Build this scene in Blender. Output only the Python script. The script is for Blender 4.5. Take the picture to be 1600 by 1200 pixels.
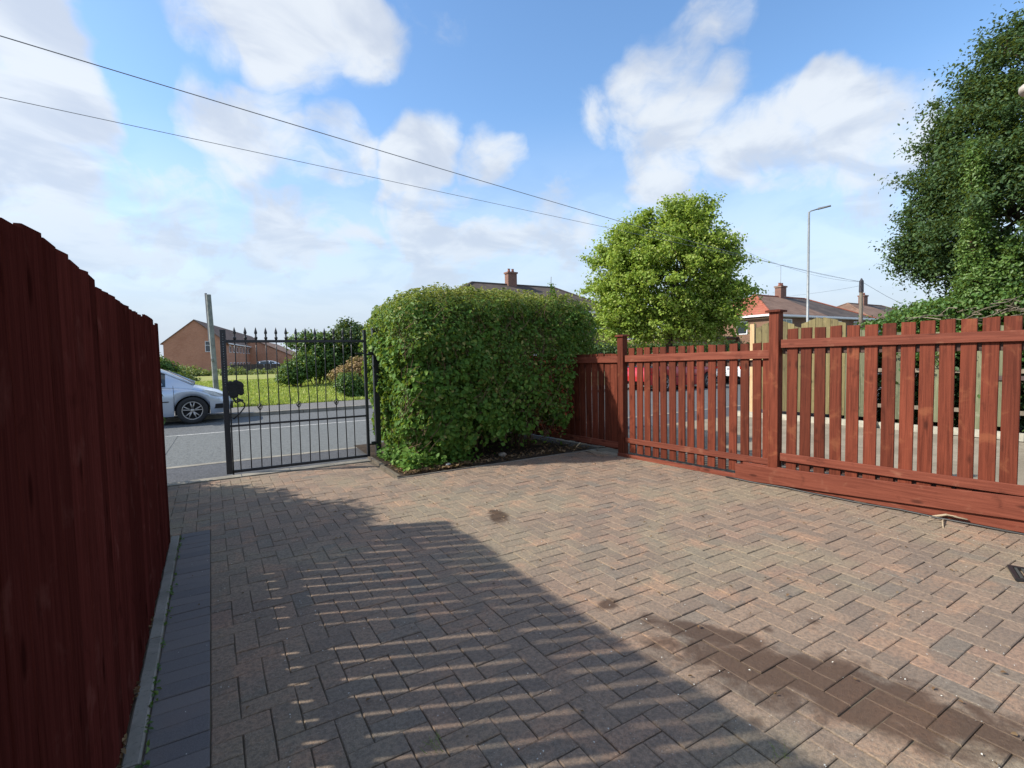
import bpy, math, random
import numpy as np
from math import sin, cos, tan, atan, atan2, radians, pi, sqrt, hypot
from mathutils import Vector, Matrix, Euler
random.seed(7); RNG = np.random.default_rng(7)
for o in list(bpy.data.objects): bpy.data.objects.remove(o)
S = bpy.context.scene
C = S.collection

# ------------------------------------------------------------------ camera
F = 780.0; CAMH = 1.38
PITCH = atan(43/780); YAW = atan(470/780); ROLL = 0.02
fw = Vector((sin(YAW)*cos(PITCH), cos(YAW)*cos(PITCH), -sin(PITCH)))
r0 = Vector((cos(YAW), -sin(YAW), 0)); u0 = r0.cross(fw)
RR = r0*cos(ROLL) - u0*sin(ROLL); UU = u0*cos(ROLL) + r0*sin(ROLL)
cd = bpy.data.cameras.new('camera'); cam = bpy.data.objects.new('camera', cd); C.objects.link(cam)
cd.sensor_fit = 'HORIZONTAL'; cd.sensor_width = 36; cd.lens = F/1600*36; cd.clip_start = 0.05; cd.clip_end = 3000
m = Matrix((RR, UU, -fw)).transposed().to_4x4(); m.translation = (0, 0, CAMH); cam.matrix_world = m
S.camera = cam

def ray(x, y): return RR*(x-800) + UU*(600-y) + fw*F
def at(x, y, dist):
    d = ray(x, y); t = dist/hypot(d.x, d.y); return Vector((d.x*t, d.y*t, CAMH+d.z*t))
def gp(x, y, z=0):
    d = ray(x, y); t = (z-CAMH)/d.z; return Vector((d.x*t, d.y*t, z))

# ------------------------------------------------------------------ light and sky
SUN_DIR = Vector((1, -0.42, -0.84)).normalized()          # direction the light travels
SUN_ELEV = math.asin(-SUN_DIR.z); SUN_AZ = atan2(-SUN_DIR.x, -SUN_DIR.y)   # azimuth of the sun from +Y clockwise
sl = bpy.data.lights.new('sun', 'SUN'); sl.energy = 5.0; sl.angle = radians(1.0); sl.color = (1, 0.93, 0.82)
so = bpy.data.objects.new('sun', sl); C.objects.link(so)
so.rotation_euler = SUN_DIR.to_track_quat('-Z', 'Y').to_euler(); so.location = (-20, 10, 30)
W = bpy.data.worlds.new('World'); S.world = W; W.use_nodes = True
wn = W.node_tree; wn.nodes.clear(); NL = wn.links.new
def N(t, **k):
    n = wn.nodes.new(t)
    for a, b in k.items(): setattr(n, a, b)
    return n
def wmath(op, a, b=None, c=None, clamp=False):
    n = N('ShaderNodeMath', operation=op, use_clamp=clamp)
    for i, v in enumerate((a, b, c)):
        if v is None: continue
        if isinstance(v, (int, float)): n.inputs[i].default_value = v
        else: NL(v, n.inputs[i])
    return n.outputs[0]
sky = N('ShaderNodeTexSky', sky_type='NISHITA'); sky.sun_disc = False
sky.sun_elevation = SUN_ELEV; sky.sun_rotation = SUN_AZ; sky.air_density = 1.0; sky.dust_density = 0.6; sky.ozone_density = 1.2
skyh = N('ShaderNodeHueSaturation'); skyh.inputs['Saturation'].default_value = 1.16; skyh.inputs['Value'].default_value = 1.3
NL(sky.outputs[0], skyh.inputs['Color'])
bg1 = N('ShaderNodeBackground'); NL(skyh.outputs[0], bg1.inputs[0]); bg1.inputs[1].default_value = 0.15
tc = N('ShaderNodeTexCoord')
D0 = tc.outputs['Generated']
def wnoise(scale, detail, rough, vec, dist=0.0):
    n = N('ShaderNodeTexNoise'); n.inputs['Scale'].default_value = scale; n.inputs['Detail'].default_value = detail
    n.inputs['Roughness'].default_value = rough; n.inputs['Distortion'].default_value = dist
    NL(vec, n.inputs['Vector']); return n
# stretch: look up the noise on a cloud plane so clouds flatten towards the horizon
sep = N('ShaderNodeSeparateXYZ'); NL(D0, sep.inputs[0])
zz = wmath('ADD', wmath('MAXIMUM', sep.outputs[2], 0.0), 0.22)
comb = N('ShaderNodeCombineXYZ'); NL(wmath('DIVIDE', sep.outputs[0], zz), comb.inputs[0]); NL(wmath('DIVIDE', sep.outputs[1], zz), comb.inputs[1])
CP = comb.outputs[0]
warp = wnoise(3.2, 4, 0.55, D0)
vs = N('ShaderNodeVectorMath', operation='SUBTRACT'); NL(warp.outputs['Color'], vs.inputs[0]); vs.inputs[1].default_value = (.5, .5, .5)
vm = N('ShaderNodeVectorMath', operation='SCALE'); NL(vs.outputs[0], vm.inputs[0]); vm.inputs['Scale'].default_value = 0.22
va = N('ShaderNodeVectorMath', operation='ADD'); NL(D0, va.inputs[0]); NL(vm.outputs[0], va.inputs[1])
vn = N('ShaderNodeVectorMath', operation='NORMALIZE'); NL(va.outputs[0], vn.inputs[0]); DW = vn.outputs[0]
# cloud banks: (px, py, radius px, strength, vertical squash)
BLOBS = [(40,60,120,.9),(60,170,130,.95),(20,260,150,.95),(120,280,90,.7),(90,400,170,.9),(-200,200,300,.9),
 (330,25,90,.8),(450,25,100,1.),(560,45,70,.95),(480,90,60,.65),(-50,-200,200,.7),(700,-250,220,.6),
 (340,180,70,.8),(430,205,90,1.),(520,230,80,.9),(650,235,75,1.05),(745,235,60,.85),(700,310,80,.55),
 (250,360,130,.8),(400,400,160,.9),(560,390,140,.8),(700,420,150,.9),(840,400,110,.75),(300,480,220,.8),(620,490,200,.7),
 (1100,30,60,.80),(1040,115,85,.86),(980,180,70,.7),(1090,150,75,.72),(1300,165,85,.95),(1390,200,110,.78),(1200,250,120,.80),(1050,255,90,.75),
 (1320,290,130,.75),(1130,300,120,.6),(1250,400,200,.5),(950,330,60,.35),(1450,420,120,.45),(1700,300,250,.5),(1900,100,250,.6),(1000,470,160,.5)]
cov = None
for (px, py, rr, st) in BLOBS:
    d = ray(px, py).normalized()
    e = ray(px+rr, py).normalized(); e2 = ray(px, py-rr).normalized()
    c1 = min(d.dot(e), .99995)
    vd = N('ShaderNodeVectorMath', operation='DOT_PRODUCT'); NL(DW, vd.inputs[0]); vd.inputs[1].default_value = d
    mr = N('ShaderNodeMapRange', interpolation_type='SMOOTHSTEP'); NL(vd.outputs['Value'], mr.inputs[0])
    k = 1-c1
    mr.inputs[1].default_value = 1-1.75*k; mr.inputs[2].default_value = 1.0 - 0.05*k; mr.inputs[3].default_value = 0; mr.inputs[4].default_value = st
    cov = mr.outputs[0] if cov is None else wmath('MAXIMUM', cov, mr.outputs[0])
fb = wnoise(1.6, 9, 0.6, CP, 0.3)
fb2 = wnoise(6.0, 10, 0.58, DW, 0.1)
# generic cloud cover for the part of the sky behind the viewer
gen = wmath('MULTIPLY', wmath('SUBTRACT', fb.outputs[0], 0.30), 3.2, clamp=True)
vb = N('ShaderNodeVectorMath', operation='DOT_PRODUCT'); NL(D0, vb.inputs[0]); vb.inputs[1].default_value = Vector((fw.x, fw.y, 0.25)).normalized()
mb_ = N('ShaderNodeMapRange', interpolation_type='SMOOTHSTEP'); NL(vb.outputs['Value'], mb_.inputs[0]); mb_.inputs[1].default_value = .62; mb_.inputs[2].default_value = .35
gen = wmath('MULTIPLY', gen, mb_.outputs[0])
cov = wmath('MAXIMUM', cov, gen)
nz = wmath('ADD', wmath('MULTIPLY', wmath('SUBTRACT', fb.outputs[0], .5), 1.1), wmath('MULTIPLY', wmath('SUBTRACT', fb2.outputs[0], .5), 2.3))
den = wmath('ADD', cov, nz)
cm = N('ShaderNodeMapRange', interpolation_type='SMOOTHSTEP'); NL(den, cm.inputs[0]); cm.inputs[1].default_value = 0.28; cm.inputs[2].default_value = 0.95
cm.inputs[3].default_value = 0; cm.inputs[4].default_value = 0.88
# grey undersides
sh = wnoise(3.1, 5, 0.55, CP, 0.5)
shm = N('ShaderNodeMapRange', interpolation_type='SMOOTHSTEP'); NL(sh.outputs[0], shm.inputs[0]); shm.inputs[1].default_value = 0.40; shm.inputs[2].default_value = 0.62
mixc = N('ShaderNodeMix', data_type='RGBA'); NL(shm.outputs[0], mixc.inputs[0]); mixc.inputs[6].default_value = (0.72, 0.755, 0.79, 1); mixc.inputs[7].default_value = (0.53, 0.58, 0.665, 1)
lowm = N('ShaderNodeMapRange', interpolation_type='SMOOTHSTEP'); NL(sep.outputs[2], lowm.inputs[0]); lowm.inputs[1].default_value = .34; lowm.inputs[2].default_value = .03; lowm.inputs[3].default_value = 0; lowm.inputs[4].default_value = .9
mixl = N('ShaderNodeMix', data_type='RGBA'); NL(lowm.outputs[0], mixl.inputs[0]); NL(mixc.outputs[2], mixl.inputs[6]); mixl.inputs[7].default_value = (.48, .555, .67, 1)
bg2 = N('ShaderNodeBackground'); NL(mixl.outputs[2], bg2.inputs[0]); bg2.inputs[1].default_value = 0.91
# pale band of far cloud low over the horizon
hz = N('ShaderNodeMapRange', interpolation_type='SMOOTHSTEP'); NL(sep.outputs[2], hz.inputs[0]); hz.inputs[1].default_value = 0.44; hz.inputs[2].default_value = 0.0
hz.inputs[3].default_value = 0; hz.inputs[4].default_value = 0.97
fac = wmath('MAXIMUM', cm.outputs[0], hz.outputs[0])
ms = N('ShaderNodeMixShader'); NL(fac, ms.inputs[0]); NL(bg1.outputs[0], ms.inputs[1]); NL(bg2.outputs[0], ms.inputs[2])
wo = N('ShaderNodeOutputWorld'); NL(ms.outputs[0], wo.inputs[0])
S.view_settings.view_transform = 'Standard'; S.view_settings.look = 'None'; S.view_settings.gamma = 1; S.view_settings.use_curve_mapping = False
S.view_settings.exposure = 0.45
S.render.engine = 'CYCLES'
S.render.resolution_x = 1024; S.render.resolution_y = 768

# ------------------------------------------------------------------ materials
class Mat:
    def __init__(s, name):
        s.m = bpy.data.materials.new(name); s.m.use_nodes = True; s.t = s.m.node_tree; s.t.nodes.clear()
        s.out = s.n('ShaderNodeOutputMaterial'); s.b = s.n('ShaderNodeBsdfPrincipled'); s.l(s.b.outputs[0], s.out.inputs[0])
    def n(s, t, **k):
        n = s.t.nodes.new(t)
        for a, b in k.items(): setattr(n, a, b)
        return n
    def l(s, a, b): s.t.links.new(a, b)
    def math(s, op, a, b=None, clamp=False):
        n = s.n('ShaderNodeMath', operation=op, use_clamp=clamp)
        for i, v in enumerate((a, b)):
            if v is None: continue
            if isinstance(v, (int, float)): n.inputs[i].default_value = v
            else: s.l(v, n.inputs[i])
        return n.outputs[0]
    def mix(s, f, a, b, mode='MIX'):
        n = s.n('ShaderNodeMix', data_type='RGBA', blend_type=mode)
        for i, v in ((0, f), (6, a), (7, b)):
            if isinstance(v, (int, float)): n.inputs[i].default_value = v
            elif isinstance(v, tuple): n.inputs[i].default_value = (*v, 1) if len(v) == 3 else v
            else: s.l(v, n.inputs[i])
        return n.outputs[2]
    def coord(s, kind='Object', scale=(1, 1, 1)):
        if kind == 'World': o = s.n('ShaderNodeNewGeometry').outputs['Position']
        else: o = s.n('ShaderNodeTexCoord').outputs[kind]
        if scale != (1, 1, 1):
            mp = s.n('ShaderNodeMapping'); mp.inputs['Scale'].default_value = scale; s.l(o, mp.inputs[0]); o = mp.outputs[0]
        return o
    def noise(s, scale, detail=4, rough=.55, vec=None, dist=0):
        n = s.n('ShaderNodeTexNoise'); n.inputs['Scale'].default_value = scale; n.inputs['Detail'].default_value = detail
        n.inputs['Roughness'].default_value = rough; n.inputs['Distortion'].default_value = dist
        if vec is not None: s.l(vec, n.inputs['Vector'])
        return n.outputs[0]
    def ramp(s, f, a, b, lo=0., hi=1.):
        n = s.n('ShaderNodeMapRange', interpolation_type='SMOOTHSTEP'); s.l(f, n.inputs[0])
        n.inputs[1].default_value = a; n.inputs[2].default_value = b; n.inputs[3].default_value = lo; n.inputs[4].default_value = hi
        return n.outputs[0]
    def rnd(s):
        a = s.n('ShaderNodeObjectInfo').outputs['Random']; b = s.n('ShaderNodeNewGeometry').outputs['Random Per Island']
        return s.math('FRACT', s.math('ADD', s.math('MULTIPLY', a, 7.31), b))
    def bump(s, h, strength=.3, dist=.01):
        n = s.n('ShaderNodeBump'); n.inputs['Strength'].default_value = strength; n.inputs['Distance'].default_value = dist
        s.l(h, n.inputs['Height']); s.l(n.outputs[0], s.b.inputs['Normal']); return n
    def set(s, color=None, rough=None, metal=None, spec=None, **k):
        for nm, v in (('Base Color', color), ('Roughness', rough), ('Metallic', metal), ('Specular IOR Level', spec)):
            if v is None: continue
            if isinstance(v, (int, float)): s.b.inputs[nm].default_value = v
            elif isinstance(v, tuple): s.b.inputs[nm].default_value = (*v, 1)
            else: s.l(v, s.b.inputs[nm])
        return s.m

def simple(name, color, rough=.6, metal=0, spec=.5, nscale=0, nstr=.12, bump=0, var=.15):
    M = Mat(name)
    if nscale:
        nz = M.noise(nscale, 5, .6, M.coord('Object'))
        c = M.mix(M.ramp(nz, .3, .7), tuple(v*(1-var) for v in color), tuple(min(1, v*(1+var)) for v in color))
        M.set(c, rough, metal, spec)
        if bump: M.bump(nz, bump, .005)
    else: M.set(color, rough, metal, spec)
    return M.m

def wood(name, cols, rough=.62, worn=(.36, .16, .1), wornamt=.35, dark=1.0, along='Z', spec=.35):
    """stained timber: grain along the plank, knots, faded patches; every plank differs"""
    M = Mat(name)
    r = M.rnd()
    oc = M.n('ShaderNodeTexCoord').outputs['Object']
    off = M.n('ShaderNodeCombineXYZ'); M.l(M.math('MULTIPLY', r, 37.0), off.inputs[0]); M.l(M.math('MULTIPLY', r, 91.0), off.inputs[1]); M.l(M.math('MULTIPLY', r, 53.0), off.inputs[2])
    ad = M.n('ShaderNodeVectorMath', operation='ADD'); M.l(oc, ad.inputs[0]); M.l(off.outputs[0], ad.inputs[1])
    sc = {'Z': (60, 60, 2.2), 'X': (2.2, 60, 60)}[along]
    mp = M.n('ShaderNodeMapping'); mp.inputs['Scale'].default_value = sc; M.l(ad.outputs[0], mp.inputs[0])
    grain = M.noise(1.0, 6, .65, mp.outputs[0], .6)
    blot = M.noise(5.5, 5, .6, ad.outputs[0], .4)
    c = M.mix(M.ramp(grain, .3, .7), cols[0], cols[1])
    c = M.mix(M.ramp(blot, .57, .72, 0, wornamt), c, worn)
    c = M.mix(M.ramp(blot, .42, .28, 0, .55), c, tuple(v*.55 for v in cols[0]))
    # knots
    sc2 = {'Z': (9, 9, 3.2), 'X': (3.2, 9, 9)}[along]
    mp2 = M.n('ShaderNodeMapping'); mp2.inputs['Scale'].default_value = sc2; M.l(ad.outputs[0], mp2.inputs[0])
    vo = M.n('ShaderNodeTexVoronoi'); M.l(mp2.outputs[0], vo.inputs['Vector']); vo.inputs['Scale'].default_value = 1
    c = M.mix(M.ramp(vo.outputs['Distance'], .20, .06, 0, .75), c, tuple(v*.4 for v in cols[0]))
    vr = M.math('ADD', M.math('MULTIPLY', M.math('FRACT', M.math('MULTIPLY', r, 13.7)), .60), .72)
    hs = M.n('ShaderNodeHueSaturation'); M.l(vr, hs.inputs['Value']); M.l(c, hs.inputs['Color'])
    M.set(hs.outputs[0], rough, 0, spec)
    M.bump(grain, .35, .004)
    return M.m

def brick_mat():
    M = Mat('paver_clay'); P = M.coord('World'); r = M.rnd()
    r2 = M.math('FRACT', M.math('MULTIPLY', r, 17.3))
    c = M.mix(M.ramp(r, .1, .9), (.200, .146, .106), (.275, .190, .130))
    c = M.mix(M.ramp(r2, .84, .99, 0, .6), c, (.31, .185, .125))
    c = M.mix(M.ramp(r2, .16, .03, 0, .6), c, (.165, .148, .120))
    big = M.noise(.75, 4, .6, P, .5)
    c = M.mix(M.ramp(big, .46, .62, 0, .62), c, (.27, .225, .145))       # lichen and dust
    mid = M.noise(3.2, 4, .6, P, .6)
    c = M.mix(M.ramp(mid, .52, .68, 0, .6), c, (.40, .232, .14))
    m3 = M.noise(1.7, 5, .65, P, .9); c = M.mix(M.ramp(m3, .54, .70, 0, .42), c, (.16, .12, .095))
    fine = M.noise(240, 3, .7, P); c = M.mix(M.ramp(fine, .40, .68, 0, .5), c, M.mix(.5, c, (.5, .44, .38)))
    f2 = M.noise(55, 4, .7, P); c = M.mix(M.ramp(f2, .60, .36, 0, .5), c, (.09, .078, .066))
    sp = M.n('ShaderNodeTexVoronoi'); M.l(P, sp.inputs['Vector']); sp.inputs['Scale'].default_value = 34
    c = M.mix(M.ramp(sp.outputs['Distance'], .085, .05, 0, .75), c, (.42, .42, .38))
    # wet spill (lower right) with a ragged edge and drops
    def patch(px, py, rx, ry, ang):
        g = gp(px, py); mp = M.n('ShaderNodeMapping', vector_type='TEXTURE'); mp.inputs['Location'].default_value = (g.x, g.y, 0)
        mp.inputs['Rotation'].default_value = (0, 0, ang); mp.inputs['Scale'].default_value = (rx, ry, 1e3); M.l(P, mp.inputs[0])
        ln = M.n('ShaderNodeVectorMath', operation='LENGTH'); M.l(mp.outputs[0], ln.inputs[0]); return ln.outputs['Value']
    d = patch(1300, 1075, .66, .21, 2.06)
    d = M.math('MINIMUM', d, patch(1085, 985, .30, .085, 2.15))
    d = M.math('MINIMUM', d, M.math('ADD', patch(780, 808, .20, .085, 1.2), .12))
    d = M.math('MINIMUM', d, M.math('ADD', patch(950, 945, .08, .05, .5), .12))
    d = M.math('MINIMUM', d, M.math('ADD', patch(1400, 1110, .22, .14, 2.06), .1))
    wn1 = M.noise(6.0, 5, .62, P, .4); wet = M.ramp(M.math('ADD', d, M.math('MULTIPLY', M.math('SUBTRACT', wn1, .5), 2.2)), 1.38, .66)
    near = M.ramp(patch(1240, 1040, 1.0, .62, 2.1), 1.1, .6)
    drops = M.n('ShaderNodeTexVoronoi'); M.l(P, drops.inputs['Vector']); drops.inputs['Scale'].default_value = 7; drops.inputs['Randomness'].default_value = 1
    dw = M.math('MULTIPLY', M.ramp(drops.outputs['Distance'], .28, .12), near)
    wet = M.math('MAXIMUM', wet, M.math('MULTIPLY', dw, .8))
    c = M.mix(M.math('MULTIPLY', wet, .82), c, (.070, .042, .026))
    rough = M.ramp(wet, 0, 1, .88, .42)
    M.set(c, rough, 0, .3)
    M.bump(M.math('ADD', fine, M.math('MULTIPLY', f2, 1.6)), .8, .004)
    return M.m

def blue_brick_mat():
    M = Mat('blue_grey_paver'); P = M.coord('World'); r = M.rnd()
    c = M.mix(r, (.112, .106, .108), (.160, .142, .134)); fine = M.noise(220, 3, .7, P)
    c = M.mix(M.ramp(fine, .35, .7, 0, .4), c, (.24, .22, .21)); big = M.noise(3, 4, .6, P, .6); c = M.mix(M.ramp(big, .5, .75, 0, .5), c, (.19, .15, .135))
    M.set(c, .85, 0, .3); M.bump(fine, .5, .003); return M.m

def ground_mat(name, c1, c2, scale, c3=None, s3=60, rough=.95, bump=.5, bd=.01):
    M = Mat(name); P = M.coord('World'); a = M.noise(scale, 5, .6, P, .4); b = M.noise(s3, 4, .7, P)
    c = M.mix(M.ramp(a, .35, .65), c1, c2)
    if c3: c = M.mix(M.ramp(b, .52, .7, 0, .6), c, c3)
    M.set(c, rough, 0, .25); M.bump(b, bump, bd); return M.m

def asphalt(name, base, agg, patchcol=None):
    M = Mat(name); P = M.coord('World'); a = M.noise(.6, 5, .6, P, .3); b = M.noise(90, 3, .7, P)
    vo = M.n('ShaderNodeTexVoronoi'); M.l(P, vo.inputs['Vector']); vo.inputs['Scale'].default_value = 28
    c = M.mix(M.ramp(a, .35, .65), base, tuple(v*1.25 for v in base)); c = M.mix(M.ramp(b, .5, .7, 0, .7), c, agg)
    st = M.noise(2.4, 5, .65, P, .6); c = M.mix(M.ramp(st, .5, .68, 0, .5), c, tuple(v*.55 for v in base))
    cz_ = M.noise(11, 4, .75, P); c = M.mix(M.ramp(cz_, .50, .62, 0, .75), c, tuple(v*2.3 for v in base)); c = M.mix(M.ramp(cz_, .47, .38, 0, .7), c, tuple(v*.5 for v in base))
    c = M.mix(M.ramp(vo.outputs['Distance'], .25, .6, 0, .5), tuple(v*1.9 for v in base), c)
    M.set(c, .9, 0, .3); M.bump(M.math('ADD', b, vo.outputs['Distance']), .6, .01); return M.m

def leaf(name, cols, trans=.35, rough=.5, hi=None, spec=.4):
    M = Mat(name); r = M.rnd(); P = M.coord('World')
    r2 = M.math('FRACT', M.math('MULTIPLY', r, 23.7))
    c = M.mix(r, cols[0], cols[1])
    c = M.mix(M.ramp(r2, .7, 1, 0, .9), c, cols[2])
    cl = M.noise(2.1, 3, .6, P); c = M.mix(M.ramp(cl, .42, .68, 0, .4), c, cols[1])
    if hi:
        at_ = M.n('ShaderNodeAttribute', attribute_name='tip'); c = M.mix(at_.outputs['Fac'], c, hi)
    M.set(c, rough, 0, spec)
    tr = M.n('ShaderNodeBsdfTranslucent'); M.l(M.mix(.35, c, (.5, .55, .05)), tr.inputs['Color'])
    mx = M.n('ShaderNodeMixShader'); mx.inputs[0].default_value = trans; M.l(M.b.outputs[0], mx.inputs[1]); M.l(tr.outputs[0], mx.inputs[2])
    M.l(mx.outputs[0], M.out.inputs[0]); return M.m

def bark(name, c1, c2):
    M = Mat(name); o = M.coord('Object', (14, 14, 3)); a = M.noise(1, 6, .65, o, .5)
    M.set(M.mix(M.ramp(a, .35, .65), c1, c2), .9, 0, .2); M.bump(a, .7, .02); return M.m

def far_brick(name, a, b, mortar=(.30, .25, .2)):
    M = Mat(name); uv = M.coord('Object'); 
    mp = M.n('ShaderNodeMapping'); mp.inputs['Rotation'].default_value = (pi/2, 0, 0); M.l(uv, mp.inputs[0])
    br = M.n('ShaderNodeTexBrick'); M.l(mp.outputs[0], br.inputs['Vector']); br.inputs['Scale'].default_value = 1.0
    br.inputs['Brick Width'].default_value = .225; br.inputs['Row Height'].default_value = .075; br.inputs['Mortar Size'].default_value = .008
    br.inputs['Color1'].default_value = (*a, 1); br.inputs['Color2'].default_value = (*b, 1); br.inputs['Mortar'].default_value = (*mortar, 1)
    n = M.noise(.35, 4, .6, uv); c = M.mix(M.ramp(n, .4, .7, 0, .35), br.outputs['Color'], tuple(v*.6 for v in a))
    M.set(c, .9, 0, .2); return M.m

def roof_mat(name, a, b):
    M = Mat(name); o = M.coord('Object'); n = M.noise(.9, 5, .6, o, .4); f = M.noise(14, 3, .7, o)
    c = M.mix(M.ramp(n, .35, .65), a, b); c = M.mix(M.ramp(f, .5, .72, 0, .4), c, tuple(v*.55 for v in a))
    sp = M.n('ShaderNodeSeparateXYZ'); M.l(o, sp.inputs[0])
    w = M.math('FRACT', M.math('MULTIPLY', sp.outputs[2], 5.2)); M.set(M.mix(M.ramp(w, .0, .22, .45, 0), c, tuple(v*.35 for v in a)), .85, 0, .25)
    M.bump(w, .5, .03); return M.m

RED = wood('red_stained_timber', ((.078, .018, .0095), (.155, .038, .020)), worn=(.25, .09, .042), wornamt=.4, spec=.15)
REDX = wood('red_stained_rail', ((.112, .028, .016), (.185, .053, .031)), worn=(.26, .115, .07), wornamt=.5, spec=.2, along='X')
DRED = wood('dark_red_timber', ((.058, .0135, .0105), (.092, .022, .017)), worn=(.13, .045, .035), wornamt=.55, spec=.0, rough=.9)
OLIVEB = wood('weathered_brown_olive', ((.12, .095, .04), (.20, .165, .07)), worn=(.28, .22, .11), wornamt=.5)
OLIVE = wood('weathered_green_timber', ((.095, .10, .055), (.17, .175, .10)), worn=(.25, .24, .17), wornamt=.6)
GREYT = wood('old_grey_timber', ((.12, .10, .075), (.23, .19, .14)), worn=(.3, .27, .2), wornamt=.5)
PALE = wood('new_pale_timber', ((.45, .30, .15), (.62, .43, .24)), worn=(.6, .42, .25), wornamt=.4)
BLACK = simple('black_painted_iron', (.018, .018, .022), .42, 0, .5, 60, bump=.25, var=.4)
BRICK = brick_mat(); BLUEB = blue_brick_mat()
JOINT = ground_mat('joint_sand', (.12, .095, .07), (.17, .14, .10), 3, (.09, .10, .05), 70)
CONC = ground_mat('kerb_concrete', (.20, .185, .155), (.28, .26, .22), 4, (.12, .11, .09), 60, bump=.4, bd=.004)
ROAD = asphalt('road_asphalt', (.066, .070, .072), (.145, .15, .145))
ROAD2 = asphalt('road_patch_asphalt', (.078, .083, .082), (.19, .195, .185))
PAVE = asphalt('pavement_tarmac', (.045, .047, .052), (.095, .095, .095))
FPAVE = asphalt('far_pavement_tarmac', (.09, .088, .085), (.14, .135, .13))
NDRIVE = ground_mat('neighbour_concrete', (.21, .18, .135), (.29, .25, .19), 1.3, (.14, .12, .09), 18, bump=.3)
SOIL = ground_mat('dark_soil', (.030, .021, .014), (.06, .042, .028), 6, (.10, .07, .045), 45, bump=.9, bd=.02)
EARTH = ground_mat('ground_earth', (.10, .11, .05), (.14, .12, .07), .4, (.07, .09, .03), 9)
GRASSG = ground_mat('grass_ground', (.20, .25, .045), (.30, .27, .10), .35, (.34, .30, .14), 5)
WHITE = simple('white_upvc', (.75, .76, .77), .4)
LINEM = simple('road_paint', (.42, .42, .40), .8, nscale=30, var=.35)
GLASS = simple('window_glass', (.03, .04, .05), .08, 0, .8)
BARK = bark('grey_bark', (.05, .04, .03), (.13, .10, .075))
TWIG = bark('brown_twig', (.07, .045, .028), (.17, .115, .07))
GALV = simple('galvanised_steel', (.24, .26, .27), .5, .3, .5, 8, var=.15)

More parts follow.
